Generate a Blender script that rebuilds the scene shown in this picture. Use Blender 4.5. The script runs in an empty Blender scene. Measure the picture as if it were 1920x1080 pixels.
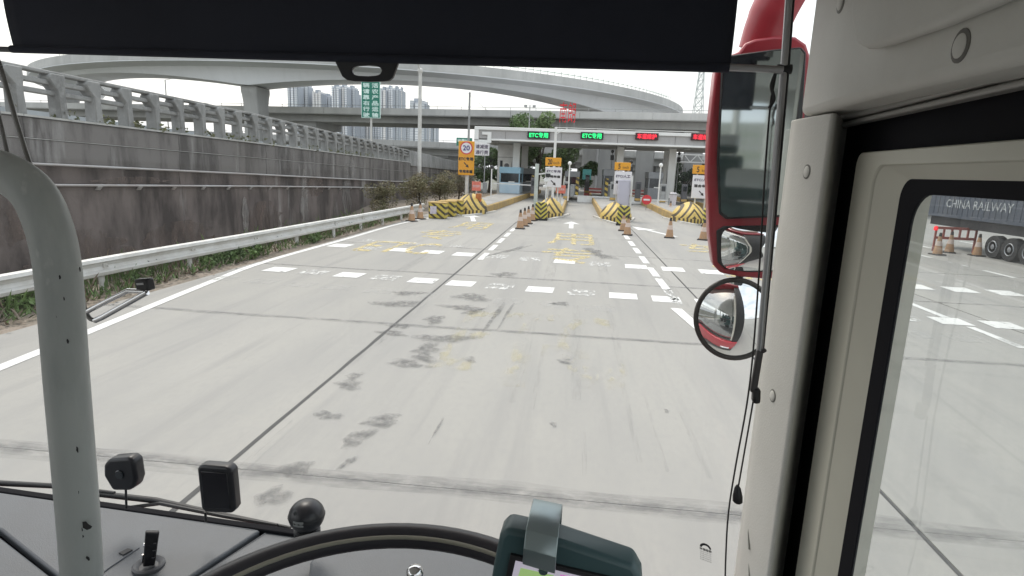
import bpy, math, random
from mathutils import Vector, Matrix
random.seed(7)
sc = bpy.context.scene
col = sc.collection

# ------------------------------------------------------------------ camera
FPX, CAM_H, ROLL = 1120.0, 2.6, 0.04
PITCH, YAW = math.radians(11.244), math.radians(5.611)
fw = Vector((-math.sin(YAW)*math.cos(PITCH), math.cos(YAW)*math.cos(PITCH), -math.sin(PITCH)))
rt0 = Vector((math.cos(YAW), math.sin(YAW), 0)); up0 = rt0.cross(fw)
RT = rt0*math.cos(ROLL) + up0*math.sin(ROLL); UP = up0*math.cos(ROLL) - rt0*math.sin(ROLL)
CAM = Vector((0, 0, CAM_H))
cd = bpy.data.cameras.new('camera'); cam = bpy.data.objects.new('camera', cd); col.objects.link(cam)
cd.sensor_width = 36; cd.lens = 36*FPX/1920; cd.clip_start = 0.02; cd.clip_end = 6000
cam.matrix_world = Matrix(((RT.x, UP.x, -fw.x, 0), (RT.y, UP.y, -fw.y, 0), (RT.z, UP.z, -fw.z, CAM_H), (0, 0, 0, 1)))
sc.camera = cam

# ------------------------------------------------------------------ sky, sun, exposure
SUN_EL, SUN_AZ = math.radians(58), math.radians(-35)
w = bpy.data.worlds.new('World'); sc.world = w; w.use_nodes = True
nt = w.node_tree; nt.nodes.clear()
out = nt.nodes.new('ShaderNodeOutputWorld')
sky = nt.nodes.new('ShaderNodeTexSky'); sky.sky_type = 'NISHITA'; sky.sun_disc = False
sky.sun_elevation = SUN_EL; sky.sun_rotation = SUN_AZ; sky.air_density = 2.0; sky.dust_density = 6.0
b1 = nt.nodes.new('ShaderNodeBackground'); b1.inputs[1].default_value = 0.05
nt.links.new(sky.outputs[0], b1.inputs[0])
tc = nt.nodes.new('ShaderNodeTexCoord')
mp = nt.nodes.new('ShaderNodeMapping'); mp.inputs['Scale'].default_value = (1.2, 1.2, 3.5)
nz = nt.nodes.new('ShaderNodeTexNoise'); nz.inputs['Scale'].default_value = 2.2; nz.inputs['Detail'].default_value = 5
cr = nt.nodes.new('ShaderNodeValToRGB')
cr.color_ramp.elements[0].position = .36; cr.color_ramp.elements[0].color = (.66, .70, .76, 1)
cr.color_ramp.elements[1].position = .62; cr.color_ramp.elements[1].color = (.97, .98, 1, 1)
nt.links.new(tc.outputs['Generated'], mp.inputs[0]); nt.links.new(mp.outputs[0], nz.inputs[0])
nt.links.new(nz.outputs[0], cr.inputs[0])
b2 = nt.nodes.new('ShaderNodeBackground'); b2.inputs[1].default_value = 0.88
nt.links.new(cr.outputs[0], b2.inputs[0])
ad = nt.nodes.new('ShaderNodeAddShader')
nt.links.new(b1.outputs[0], ad.inputs[0]); nt.links.new(b2.outputs[0], ad.inputs[1])
nt.links.new(ad.outputs[0], out.inputs[0])
sl = bpy.data.lights.new('sun', 'SUN'); sl.energy = 0.9; sl.angle = math.radians(18); sl.color = (1, .97, .92)
so = bpy.data.objects.new('sun', sl); col.objects.link(so); so.location = (0, 0, 60)
sd = Vector((math.sin(SUN_AZ)*math.cos(SUN_EL), math.cos(SUN_AZ)*math.cos(SUN_EL), math.sin(SUN_EL)))
so.rotation_euler = sd.to_track_quat('Z', 'Y').to_euler()
sc.view_settings.view_transform = 'Standard'; sc.view_settings.look = 'None'
sc.view_settings.exposure = 0.58; sc.view_settings.gamma = 1; sc.view_settings.use_curve_mapping = False
sc.render.engine = 'CYCLES'
sc.cycles.max_bounces = 8; sc.cycles.diffuse_bounces = 4; sc.cycles.glossy_bounces = 4
sc.cycles.transparent_max_bounces = 24; sc.cycles.transmission_bounces = 4
sc.cycles.use_denoising = True; sc.cycles.caustics_reflective = False; sc.cycles.caustics_refractive = False

# ------------------------------------------------------------------ sight-line helpers (surveying the photo onto real planes)
def ray(px, py): return fw + RT*((px-960)/FPX) - UP*((py-540)/FPX)
def G(px, py, z=0.0):
    d = ray(px, py); return CAM + d*((z-CAM_H)/d.z)
def PY(px, py, Y):
    d = ray(px, py); return CAM + d*(Y/d.y)
def PX(px, py, X):
    d = ray(px, py); return CAM + d*(X/d.x)
BYAW = math.radians(3.5)                      # the bus heads slightly right of the lane
bxv = Vector((math.cos(BYAW), -math.sin(BYAW), 0)); byv = Vector((math.sin(BYAW), math.cos(BYAW), 0))
def W(x, y, z): return bxv*x + byv*y + Vector((0, 0, z))       # bus frame -> world
def bloc(p): p = Vector(p); return Vector((p.dot(bxv), p.dot(byv), p.z))
def BX(px, py, xb):
    d = ray(px, py); return CAM + d*(xb/d.dot(bxv))
def BY(px, py, yb):
    d = ray(px, py); return CAM + d*(yb/d.dot(byv))

# ------------------------------------------------------------------ materials
MATS = {}
def nodes_of(name):
    m = bpy.data.materials.new(name); m.use_nodes = True
    t = m.node_tree; b = t.nodes['Principled BSDF']
    return m, t, b
def vary(t, base, amount, scale, stretch=(1, 1, 1), detail=6, dark=None, coord='pos', lo=.35, hi=.65):
    """colour socket: base blended to a darker/other tone by noise"""
    if coord == 'pos':
        c = t.nodes.new('ShaderNodeNewGeometry').outputs['Position']
    else:
        c = t.nodes.new('ShaderNodeTexCoord').outputs['Object']
    m = t.nodes.new('ShaderNodeMapping'); m.inputs['Scale'].default_value = stretch
    n = t.nodes.new('ShaderNodeTexNoise'); n.inputs['Scale'].default_value = scale; n.inputs['Detail'].default_value = detail
    n.inputs['Roughness'].default_value = .62
    t.links.new(c, m.inputs[0]); t.links.new(m.outputs[0], n.inputs[0])
    r = t.nodes.new('ShaderNodeMapRange'); r.inputs[1].default_value = lo; r.inputs[2].default_value = hi
    r.inputs[3].default_value = 0; r.inputs[4].default_value = amount
    t.links.new(n.outputs[0], r.inputs[0])
    x = t.nodes.new('ShaderNodeMix'); x.data_type = 'RGBA'
    d = dark if dark else tuple(v*.45 for v in base)
    if isinstance(base, (tuple, list)): x.inputs[6].default_value = (*base[:3], 1)
    else: t.links.new(base, x.inputs[6])
    x.inputs[7].default_value = (*d[:3], 1)
    t.links.new(r.outputs[0], x.inputs[0])
    return x.outputs[2]
def bumpy(t, b, scale, strength, dist=.01, stretch=(1, 1, 1)):
    c = t.nodes.new('ShaderNodeNewGeometry').outputs['Position']
    m = t.nodes.new('ShaderNodeMapping'); m.inputs['Scale'].default_value = stretch
    n = t.nodes.new('ShaderNodeTexNoise'); n.inputs['Scale'].default_value = scale; n.inputs['Detail'].default_value = 4
    t.links.new(c, m.inputs[0]); t.links.new(m.outputs[0], n.inputs[0])
    u = t.nodes.new('ShaderNodeBump'); u.inputs['Strength'].default_value = strength; u.inputs['Distance'].default_value = dist
    t.links.new(n.outputs[0], u.inputs['Height']); t.links.new(u.outputs[0], b.inputs['Normal'])
def mat(name, c, rough=.6, metal=0.0, var=None, dark=None, stretch=(1, 1, 1), bump=None, spec=.5, coord='pos', emit=None, coat=0):
    if name in MATS: return MATS[name]
    m, t, b = nodes_of(name)
    b.inputs['Base Color'].default_value = (*c, 1); b.inputs['Roughness'].default_value = rough
    b.inputs['Metallic'].default_value = metal; b.inputs['Specular IOR Level'].default_value = spec
    b.inputs['Coat Weight'].default_value = coat
    if var: t.links.new(vary(t, c, var[0], var[1], stretch, dark=dark, coord=coord), b.inputs['Base Color'])
    if bump: bumpy(t, b, bump[0], bump[1], bump[2] if len(bump) > 2 else .01)
    if emit: b.inputs['Emission Color'].default_value = (*emit[:3], 1); b.inputs['Emission Strength'].default_value = emit[3]
    MATS[name] = m
    return m
def two_layer(name, c, l1, l2, rough=.85, bump=None, rnd=0.0):
    """l = (amount, scale, stretch, dark, lo, hi)"""
    m, t, b = nodes_of(name)
    s = vary(t, c, l1[0], l1[1], l1[2], dark=l1[3], lo=l1[4], hi=l1[5])
    s = vary(t, s, l2[0], l2[1], l2[2], dark=l2[3], lo=l2[4], hi=l2[5])
    if rnd:
        oi = t.nodes.new('ShaderNodeObjectInfo'); hs = t.nodes.new('ShaderNodeHueSaturation')
        r = t.nodes.new('ShaderNodeMapRange'); r.inputs[3].default_value = 1-rnd; r.inputs[4].default_value = 1+rnd
        t.links.new(oi.outputs['Random'], r.inputs[0]); t.links.new(r.outputs[0], hs.inputs['Value'])
        t.links.new(s, hs.inputs['Color']); s = hs.outputs[0]
    t.links.new(s, b.inputs['Base Color']); b.inputs['Roughness'].default_value = rough
    if bump: bumpy(t, b, *bump)
    MATS[name] = m; return m
def worn_paint(name, c, lo, hi, scale=9, stretch=(1, .35, 1)):
    """road paint worn through: noise-masked transparency"""
    m, t, b = nodes_of(name)
    b.inputs['Base Color'].default_value = (*c, 1); b.inputs['Roughness'].default_value = .8
    g = t.nodes.new('ShaderNodeNewGeometry').outputs['Position']
    mp = t.nodes.new('ShaderNodeMapping'); mp.inputs['Scale'].default_value = stretch
    n = t.nodes.new('ShaderNodeTexNoise'); n.inputs['Scale'].default_value = scale; n.inputs['Detail'].default_value = 7
    n.inputs['Roughness'].default_value = .7
    t.links.new(g, mp.inputs[0]); t.links.new(mp.outputs[0], n.inputs[0])
    r = t.nodes.new('ShaderNodeMapRange'); r.inputs[1].default_value = lo; r.inputs[2].default_value = hi
    t.links.new(n.outputs[0], r.inputs[0]); t.links.new(r.outputs[0], b.inputs['Alpha'])
    MATS[name] = m; return m
def chevron(name, light, dark, slope, period, duty=.5, band=None, noise=True):
    """black / yellow chevrons printed on a surface, in the object's own coordinates (x across, z up)"""
    m, t, b = nodes_of(name)
    tcn = t.nodes.new('ShaderNodeTexCoord'); sp = t.nodes.new('ShaderNodeSeparateXYZ')
    t.links.new(tcn.outputs['Object'], sp.inputs[0])
    def math_(op, a, b_=None):
        n = t.nodes.new('ShaderNodeMath'); n.operation = op
        for i, v in enumerate((a, b_)):
            if v is None: continue
            if isinstance(v, (int, float)): n.inputs[i].default_value = v
            else: t.links.new(v, n.inputs[i])
        return n.outputs[0]
    ax = math_('ABSOLUTE', sp.outputs[0]) if slope[1] else sp.outputs[0]
    v = math_('ADD', math_('MULTIPLY', ax, slope[0]), sp.outputs[2])
    k = math_('LESS_THAN', math_('FRACT', math_('DIVIDE', math_('ADD', v, 50.13), period)), duty)
    if band:
        k2 = math_('LESS_THAN', math_('FRACT', math_('DIVIDE', math_('ADD', sp.outputs[0], 50), band[1])), .5)
        lowm = math_('LESS_THAN', sp.outputs[2], band[0])
        mx0 = t.nodes.new('ShaderNodeMix'); mx0.data_type = 'FLOAT'
        t.links.new(lowm, mx0.inputs[0]); t.links.new(k, mx0.inputs[2]); t.links.new(k2, mx0.inputs[3]); k = mx0.outputs[0]
    mx = t.nodes.new('ShaderNodeMix'); mx.data_type = 'RGBA'
    mx.inputs[6].default_value = (*light, 1); mx.inputs[7].default_value = (*dark, 1)
    t.links.new(k, mx.inputs[0])
    s = vary(t, mx.outputs[2], .35, 6, dark=(.18, .13, .07)) if noise else mx.outputs[2]
    t.links.new(s, b.inputs['Base Color']); b.inputs['Roughness'].default_value = .6
    MATS[name] = m; return m
def pane_mat(name, tint, refl, rough=.0, haze=0.0):
    m = bpy.data.materials.new(name); m.use_nodes = True; t = m.node_tree; t.nodes.clear()
    o = t.nodes.new('ShaderNodeOutputMaterial')
    tr = t.nodes.new('ShaderNodeBsdfTransparent'); tr.inputs[0].default_value = (*tint, 1)
    gl = t.nodes.new('ShaderNodeBsdfGlossy'); gl.inputs['Roughness'].default_value = rough
    fr = t.nodes.new('ShaderNodeFresnel'); fr.inputs[0].default_value = 1.45
    ml = t.nodes.new('ShaderNodeMath'); ml.operation = 'MULTIPLY'; ml.inputs[1].default_value = refl
    t.links.new(fr.outputs[0], ml.inputs[0])
    x = t.nodes.new('ShaderNodeMixShader'); t.links.new(ml.outputs[0], x.inputs[0])
    t.links.new(tr.outputs[0], x.inputs[1]); t.links.new(gl.outputs[0], x.inputs[2])
    last = x.outputs[0]
    if haze:
        df = t.nodes.new('ShaderNodeBsdfDiffuse'); df.inputs[0].default_value = (.75, .78, .78, 1)
        y = t.nodes.new('ShaderNodeMixShader'); y.inputs[0].default_value = haze
        g = t.nodes.new('ShaderNodeNewGeometry'); mp2 = t.nodes.new('ShaderNodeMapping'); mp2.inputs['Scale'].default_value = (1, 1, .35); mp2.inputs['Rotation'].default_value = (0, .5, 0)
        n2 = t.nodes.new('ShaderNodeTexNoise'); n2.inputs['Scale'].default_value = 9; n2.inputs['Detail'].default_value = 8; n2.inputs['Roughness'].default_value = .7
        rr = t.nodes.new('ShaderNodeMapRange'); rr.inputs[1].default_value = .35; rr.inputs[2].default_value = .75; rr.inputs[3].default_value = haze*.45; rr.inputs[4].default_value = haze*1.9
        t.links.new(g.outputs['Position'], mp2.inputs[0]); t.links.new(mp2.outputs[0], n2.inputs[0]); t.links.new(n2.outputs[0], rr.inputs[0]); t.links.new(rr.outputs[0], y.inputs[0])
        t.links.new(last, y.inputs[1]); t.links.new(df.outputs[0], y.inputs[2]); last = y.outputs[0]
    t.links.new(last, o.inputs[0]); MATS[name] = m; return m

# ------------------------------------------------------------------ mesh builder
class MB:
    def __init__(s): s.v = []; s.f = []
    def add(s, vs, fs):
        n = len(s.v); s.v += [Vector(p) for p in vs]; s.f += [tuple(i+n for i in f) for f in fs]; return s
    def box(s, lo, hi):
        x0, y0, z0 = lo; x1, y1, z1 = hi
        return s.add([(x0,y0,z0),(x1,y0,z0),(x1,y1,z0),(x0,y1,z0),(x0,y0,z1),(x1,y0,z1),(x1,y1,z1),(x0,y1,z1)],
                     [(3,2,1,0),(4,5,6,7),(0,1,5,4),(1,2,6,5),(2,3,7,6),(3,0,4,7)])
    def hexa(s, a, b):      # two quads, a then b (offset copy)
        return s.add(list(a)+list(b), [(3,2,1,0),(4,5,6,7),(0,1,5,4),(1,2,6,5),(2,3,7,6),(3,0,4,7)])
    def prism(s, poly, vec):    # planar polygon swept along vec
        n = len(poly); vec = Vector(vec); P = [Vector(p) for p in poly]
        fs = [tuple(range(n))[::-1], tuple(range(n, 2*n))] + [(i, (i+1) % n, n+(i+1) % n, n+i) for i in range(n)]
        return s.add(P + [p+vec for p in P], fs)
    def bar(s, a, b, w, h, up=(0, 0, 1)):
        a = Vector(a); b = Vector(b); d = (b-a).normalized(); u = Vector(up)
        r = d.cross(u)
        if r.length < 1e-4: r = d.cross(Vector((1, 0, 0)))
        r.normalize(); u = r.cross(d).normalized()
        q = lambda p: [p-r*w/2-u*h/2, p+r*w/2-u*h/2, p+r*w/2+u*h/2, p-r*w/2+u*h/2]
        return s.hexa(q(a), q(b))
    def tube(s, pts, rad, n=8, caps=True):
        P = [Vector(p) for p in pts]; m = len(P); R_ = rad if isinstance(rad, (list, tuple)) else [rad]*m
        ref = None; rings = []
        for i, p in enumerate(P):
            d = (P[min(i+1, m-1)]-P[max(i-1, 0)]).normalized()
            if ref is None:
                ref = d.cross(Vector((0, 0, 1)))
                if ref.length < .05: ref = d.cross(Vector((1, 0, 0)))
            u = (ref - d*ref.dot(d)).normalized(); ref = u; v = d.cross(u)
            rings.append([p + (u*math.cos(2*math.pi*k/n) + v*math.sin(2*math.pi*k/n))*R_[i] for k in range(n)])
        vs = [q for r in rings for q in r]; fs = []
        for i in range(m-1):
            for k in range(n):
                fs.append((i*n+k, i*n+(k+1) % n, (i+1)*n+(k+1) % n, (i+1)*n+k))
        if caps: fs += [tuple(range(n))[::-1], tuple((m-1)*n+k for k in range(n))]
        return s.add(vs, fs)
    def lathe(s, prof, c=(0, 0, 0), n=16):
        c = Vector(c); vs = []; fs = []; m = len(prof)
        for r, z in prof:
            for k in range(n): vs.append(c+Vector((r*math.cos(2*math.pi*k/n), r*math.sin(2*math.pi*k/n), z)))
        for i in range(m-1):
            for k in range(n): fs.append((i*n+k, i*n+(k+1) % n, (i+1)*n+(k+1) % n, (i+1)*n+k))
        fs += [tuple(range(n))[::-1], tuple((m-1)*n+k for k in range(n))]
        return s.add(vs, fs)
    def grid(s, fn, nu, nv):
        vs = [fn(i/nu, j/nv) for j in range(nv+1) for i in range(nu+1)]
        fs = [(j*(nu+1)+i, j*(nu+1)+i+1, (j+1)*(nu+1)+i+1, (j+1)*(nu+1)+i) for j in range(nv) for i in range(nu)]
        return s.add(vs, fs)
    def sweep(s, sections, closed=True, caps=True):    # list of equal-length rings
        m = len(sections); n = len(sections[0]); vs = [p for r in sections for p in r]; fs = []
        for i in range(m-1):
            for k in range(n if closed else n-1):
                fs.append((i*n+k, i*n+(k+1) % n, (i+1)*n+(k+1) % n, (i+1)*n+k))
        if caps and closed: fs += [tuple(range(n))[::-1], tuple((m-1)*n+k for k in range(n))]
        return s.add(vs, fs)
    def build(s, name, m, parent=None, smooth=None, bevel=0, seg=2, origin=None, solid=0, subd=0):
        me = bpy.data.meshes.new(name)
        if parent is not None: org = Vector(parent['_o'])
        elif origin is not None: org = Vector(origin)
        else:
            xs = [p.x for p in s.v]; ys = [p.y for p in s.v]; zs = [p.z for p in s.v]
            org = Vector(((min(xs)+max(xs))/2, (min(ys)+max(ys))/2, min(zs)))
        me.from_pydata([p-org for p in s.v], [], s.f); me.update()
        me.materials.append(m)
        o = bpy.data.objects.new(name, me); col.objects.link(o)
        if parent is not None: o.parent = parent; o['_o'] = tuple(org)
        else: o.location = org; o['_o'] = tuple(org)
        if smooth is not None:
            me.polygons.foreach_set('use_smooth', [True]*len(me.polygons)); me.set_sharp_from_angle(angle=math.radians(smooth))
        if solid:
            k = o.modifiers.new('thickness', 'SOLIDIFY'); k.thickness = solid; k.offset = 0
        if bevel:
            k = o.modifiers.new('bevel', 'BEVEL'); k.width = bevel; k.segments = seg; k.limit_method = 'ANGLE'; k.angle_limit = math.radians(35)
            if smooth is None:
                me.polygons.foreach_set('use_smooth', [True]*len(me.polygons)); me.set_sharp_from_angle(angle=math.radians(70))
        if subd:
            k = o.modifiers.new('subd', 'SUBSURF'); k.levels = subd; k.render_levels = subd
            me.polygons.foreach_set('use_smooth', [True]*len(me.polygons))
        return o
def tag(o, label=None, cat=None, group=None, kind=None):
    if label: o['label'] = label
    if cat: o['category'] = cat
    if group: o['group'] = group
    if kind: o['kind'] = kind
    return o
def thing(name, loc, label, cat, group=None):
    o = bpy.data.objects.new(name, None); col.objects.link(o); o.location = loc; o['_o'] = tuple(loc); o.empty_display_size = .2
    return tag(o, label, cat, group)
def clone(root, loc, rotz=0, label=None, parent=None):
    c = root.copy(); col.objects.link(c)
    if parent is None: c.location = loc; c.rotation_euler = (0, 0, rotz)
    else: c.parent = parent
    if label: c['label'] = label
    for ch in root.children: clone(ch, None, parent=c)
    return c
def sweep_smooth(pts, n=6):          # Catmull-Rom through points
    P = [Vector(p) for p in pts]; P = [P[0]*2-P[1]] + P + [P[-1]*2-P[-2]]; outp = []
    for i in range(1, len(P)-2):
        a, b, c, d = P[i-1:i+3]
        for k in range(n):
            t = k/n
            outp.append(.5*((2*b)+(c-a)*t+(2*a-5*b+4*c-d)*t*t+(3*b-a-3*c+d)*t**3))
    outp.append(P[-2]); return outp
# text outlines from the built-in font, fitted into a w x h box
_tx = {}
def glyphs(body):
    if body not in _tx:
        c = bpy.data.curves.new('lettering', 'FONT'); c.body = body; c.size = 1; c.resolution_u = 3
        o = bpy.data.objects.new('lettering', c); me = bpy.data.meshes.new_from_object(o)
        vs = [v.co.copy() for v in me.vertices]; fs = [tuple(p.vertices) for p in me.polygons]
        x0 = min(v.x for v in vs); x1 = max(v.x for v in vs); y0 = min(v.y for v in vs); y1 = max(v.y for v in vs)
        _tx[body] = ([((v.x-x0)/(x1-x0)-.5, (v.y-y0)/(y1-y0)-.5) for v in vs], fs)
        bpy.data.objects.remove(o); bpy.data.curves.remove(c); bpy.data.meshes.remove(me)
    return _tx[body]
def letters(mb, body, c, ux, uy, w, h, bold=0):
    vs, fs = glyphs(body); c = Vector(c); ux = Vector(ux); uy = Vector(uy)
    offs = [(0, 0)] if not bold else [(-bold, 0), (bold, 0), (0, bold), (0, -bold)]
    nrm = ux.cross(uy)
    for k, (dx, dy) in enumerate(offs):
        mb.add([c + ux*(x*w+dx) + uy*(y*h+dy) + nrm*(.0004*k) for x, y in vs], fs)
    return mb
XU, ZU = Vector((1, 0, 0)), Vector((0, 0, 1))
# ================================================================== THE SETTING
concrete_slab_m, t_, b_ = nodes_of('concrete_slab')
s_ = vary(t_, (.318, .309, .285), .6, .9, (1, .22, 1), dark=(.245, .242, .235), lo=.42, hi=.70)      # broad blotches
s_ = vary(t_, s_, .55, 2.4, (1, .045, 1), dark=(.20, .198, .195), lo=.52, hi=.74)                     # tyre streaks along the lane
s_ = vary(t_, s_, .45, 16, (1, .5, 1), dark=(.265, .26, .25), lo=.45, hi=.72)                          # fine mottling
s_ = vary(t_, s_, .5, 140, (1, 1, 1), dark=(.22, .215, .205), lo=.56, hi=.70, detail=2)                # aggregate specks
oi_ = t_.nodes.new('ShaderNodeObjectInfo'); hs_ = t_.nodes.new('ShaderNodeHueSaturation'); r_ = t_.nodes.new('ShaderNodeMapRange')
r_.inputs[3].default_value = .955; r_.inputs[4].default_value = 1.035
t_.links.new(oi_.outputs['Random'], r_.inputs[0]); t_.links.new(r_.outputs[0], hs_.inputs['Value']); t_.links.new(s_, hs_.inputs['Color'])
t_.links.new(hs_.outputs[0], b_.inputs['Base Color']); b_.inputs['Roughness'].default_value = .8; bumpy(t_, b_, 35, .25, .004)
joint_m = mat('joint_filler', (.10, .10, .10), .9, var=(.5, 8))
dirt_m = two_layer('verge_dirt', (.25, .205, .165), (.8, 1.3, (1, 1, 1), (.13, .115, .085), .4, .65), (.6, 22, (1, 1, 1), (.30, .28, .25), .5, .7), .95, (20, .6, .02))
ground_m = two_layer('far_ground', (.17, .165, .15), (.7, .05, (1, 1, 1), (.09, .11, .06), .42, .6), (.5, 1.5, (1, 1, 1), (.25, .24, .22), .5, .7), .95)
white_paint = worn_paint('road_paint_white', (.68, .68, .66), .30, .42, 7)
white_worn = worn_paint('road_paint_white_worn', (.60, .60, .58), .46, .58, 11)
white_ghost = worn_paint('road_paint_white_ghost', (.52, .52, .50), .42, 1.05, 6)
yellow_paint = worn_paint('road_paint_yellow', (.70, .60, .33), .42, .70, 6)
yellow_ghost = worn_paint('road_paint_yellow_ghost', (.60, .55, .36), .48, 1.7, 4)
stain_m = worn_paint('oil_stain', (.16, .16, .158), .36, 1.5, 9, (1, 1, 1))
galv = mat('galvanised_steel', (.62, .62, .60), .55, .15, var=(.55, 3), dark=(.42, .40, .36), bump=(60, .1, .003))
white_metal = mat('white_painted_metal', (.74, .74, .72), .45, var=(.4, 1.6), dark=(.50, .50, .48))
grey_metal = mat('grey_painted_metal', (.33, .34, .34), .5, var=(.5, 3))
black_m = mat('black_plastic', (.018, .018, .02), .5, bump=(300, .08, .001))
yellow_m = mat('yellow_paint_worn', (.55, .36, .10), .65, var=(.7, 2.5), dark=(.27, .19, .09))
glass_dark = mat('dark_glass', (.02, .025, .03), .06, spec=.8)

def structure(o): return tag(o, kind='structure')
# terrain sheet
structure(MB().add([(-2500, -300, -1.8), (2500, -300, -1.8), (2500, 3500, -1.8), (-2500, 3500, -1.8)], [(0, 1, 2, 3)]).build('ground', ground_m))
# verge between guardrail and wall, with lumpy dirt
def vf(u, v):
    x = -13.6+u*5.55; y = -6+v*76
    ditch = max(0, min(1, (-9.3-x)/2.4)); ditch = ditch*ditch*(3-2*ditch); fade = max(0, min(1, (36-y)/9))
    return Vector((x, y, .045*math.sin(x*2.3+y*.7)*math.sin(y*1.9+x)*min(1, (-8.05-x)*2) - .02 - 1.35*ditch*fade))
structure(MB().grid(vf, 24, 140).build('verge', dirt_m, smooth=60))
# road: joint-filler bed plus slabs laid on it
RX0, RX1, RY0, RY1 = -8.05, 64.0, -8.0, 120.0
road = structure(MB().box((RX0, RY0, -.14), (RX1, RY1, -.018)).build('road', joint_m))
jx = [RX0, -2.85, 2.77] + [2.77+5.6*k for k in range(1, 11)]
jy = [-5.4+4.92*k for k in range(0, 26)]
slab_mesh = {}
for i in range(len(jx)-1):
    for j in range(len(jy)-1):
        cx, cy = (jx[i]+jx[i+1])/2, (jy[j]+jy[j+1])/2
        if cy > 62 or (cx > 36): continue
        wx = jx[i+1]-jx[i]-.042; wy = jy[j+1]-jy[j]-.007
        key = round(wx, 3)
        if key not in slab_mesh:
            o = MB().box((-wx/2, -wy/2, -.1), (wx/2, wy/2, 0)).build('concrete_slab', concrete_slab_m, road, bevel=0)
            o['_k'] = 1
            slab_mesh[key] = o; o.location = Vector((cx, cy, 0))-Vector(road['_o'])
            me = o.data
            for vv in me.vertices: vv.co += Vector(road['_o'])
        else:
            s = slab_mesh[key]; o = s.copy(); col.objects.link(o); o.parent = road; o.location = Vector((cx, cy, 0))-Vector(road['_o'])
        o.location.z += random.uniform(-.0015, .0015)
far_apron = MB().box((RX0, 62.9, -.1), (RX1, RY1, -.004)).build('far_apron', concrete_slab_m, road)
MB().box((RX0, -90, -.1), (RX1, -5.5, -.004)).build('rear_apron', concrete_slab_m, road)
MB().box((36.5, -5.4, -.1), (RX1, 62.8, -.004)).build('side_apron', concrete_slab_m, road)

def flat(name, m, pts, z=.006):
    return MB().add([(p[0], p[1], z) for p in pts], [tuple(range(len(pts)))]).build(name, m, road)
# sealed transverse joints: dusty grey bands over the joints in view
seal_m = worn_paint('joint_seal', (.19, .19, .19), .34, 2.5, 3, (1, 2, 1))
for yy, w_ in ((4.44, .30), (9.36, .20), (14.28, .17), (19.2, .14)):
    for lay in range(4):           # feathered tar smear: narrower layers over wider ones
        ww = w_*(1-.23*lay); n = 60; pl = [(RX0+(34-RX0)*k/n, yy+.016*math.sin(k*1.3)+.012*math.sin(k*3.1)) for k in range(n+1)]
        MB().add([(x, y-ww/2*random.uniform(.7, 1.3), .0026+.0006*lay) for x, y in pl]+[(x, y+ww/2*random.uniform(.7, 1.3), .0026+.0006*lay) for x, y in pl],
                 [(k, k+1, n+2+k, n+1+k) for k in range(n)]).build('joint_seal', seal_m, road)
# left joint line reads thick and black: old tar in it
tar_m = mat('tar', (.055, .055, .055), .7, var=(.4, 10))
for X_, w_, y0, y1 in ((-2.85, .05, -3, 30), (2.77, .022, -3, 26)):
    n = 60; MBt = MB(); yl = [y0+(y1-y0)*k/n for k in range(n+1)]
    MBt.add([(X_+random.uniform(-.008, .008)-w_/2, y, .003) for y in yl]+[(X_+random.uniform(-.008, .008)+w_/2, y, .003) for y in yl],
            [(k, n+1+k, n+2+k, k+1) for k in range(n)]).build('tar_joint', tar_m, road)
# left edge line (solid) following the verge
ep = sweep_smooth([(-6.2, 1.0, 0), (-6.79, 6.2, 0), (-7.55, 11.5, 0), (-7.87, 14.6, 0), (-7.80, 20, 0), (-7.75, 26, 0), (-7.1, 31, 0), (-5.6, 35.5, 0), (-5.15, 40, 0), (-5.1, 58, 0)], 5)
n = len(ep)
MB().add([(p.x-.09, p.y, .006) for p in ep]+[(p.x+.09, p.y, .006) for p in ep], [(k, n+k, n+k+1, k+1) for k in range(n-1)]).build('edge_line', white_paint, road)
# lane dashes
def dash(x, y, wx, wy, m=white_paint, sk=0.0, z=.006):
    flat('lane_dash', m, [(x-wx/2, y-wy/2), (x+wx/2, y-wy/2), (x+wx/2+sk, y+wy/2), (x-wx/2+sk, y+wy/2)], z)
for y in (17.6, 19.7, 21.8, 23.9, 26.0): dash(-2.62, y, .17, 1.45)
dash(2.24, 13.1, .2, 1.7, white_worn)
flat('lane_dash', white_paint, [(2.02, 11.9), (2.24, 11.9), (2.42, 9.9), (2.80, 9.9), (2.80, 9.72), (2.26, 9.72)], .0085)
for y in (14.6, 16.4, 18.7, 20.9, 23.0, 25.2): dash(2.24, y, .19, 1.5)
for X_ in (7.6, 13.2, 18.8):
    for k in range(12): dash(X_, 9+k*2.15, .16, 1.4, white_paint if k % 3 else white_worn)
# transverse speed-reduction dashes
for k in range(34):
    x = -7.0+k*.905
    m = white_worn if k in (1, 3, 6, 8, 15) else white_paint
    dash(x, 12.95-.09*x, .60, .62, m, .03)
    if k not in (10, 13) : dash(x-.55, 11.55-.09*x, .60, .5, white_ghost, .03)
for k in range(30):
    x = -7.35+k*1.02
    dash(x, 17.4-.115*x, .62, .75, white_worn if k in (1, 5, 6, 8) else white_paint, .04)
for k in range(5): dash(-7.0+k*.8, 19.9-.1*k, .5, .5, white_worn)
# direction arrows
def arrow(x, y, s=1.0, turn=0, m=white_paint):
    sh = [(-.09, 0), (.09, 0), (.09, 2.0), (.36, 2.0), (0, 3.3), (-.36, 2.0), (-.09, 2.0)]
    c, d = math.cos(turn), math.sin(turn)
    flat('lane_arrow', m, [(x+s*(p[0]*c-p[1]*d), y+s*(p[0]*d+p[1]*c)) for p in sh])
arrow(-4.9, 29.2, 1.3, .2); arrow(-.1, 28.0, 1.2); arrow(4.45, 26.5, 1.35, .35); arrow(9.8, 26, 1.2); arrow(15.2, 27, 1.2)
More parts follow.
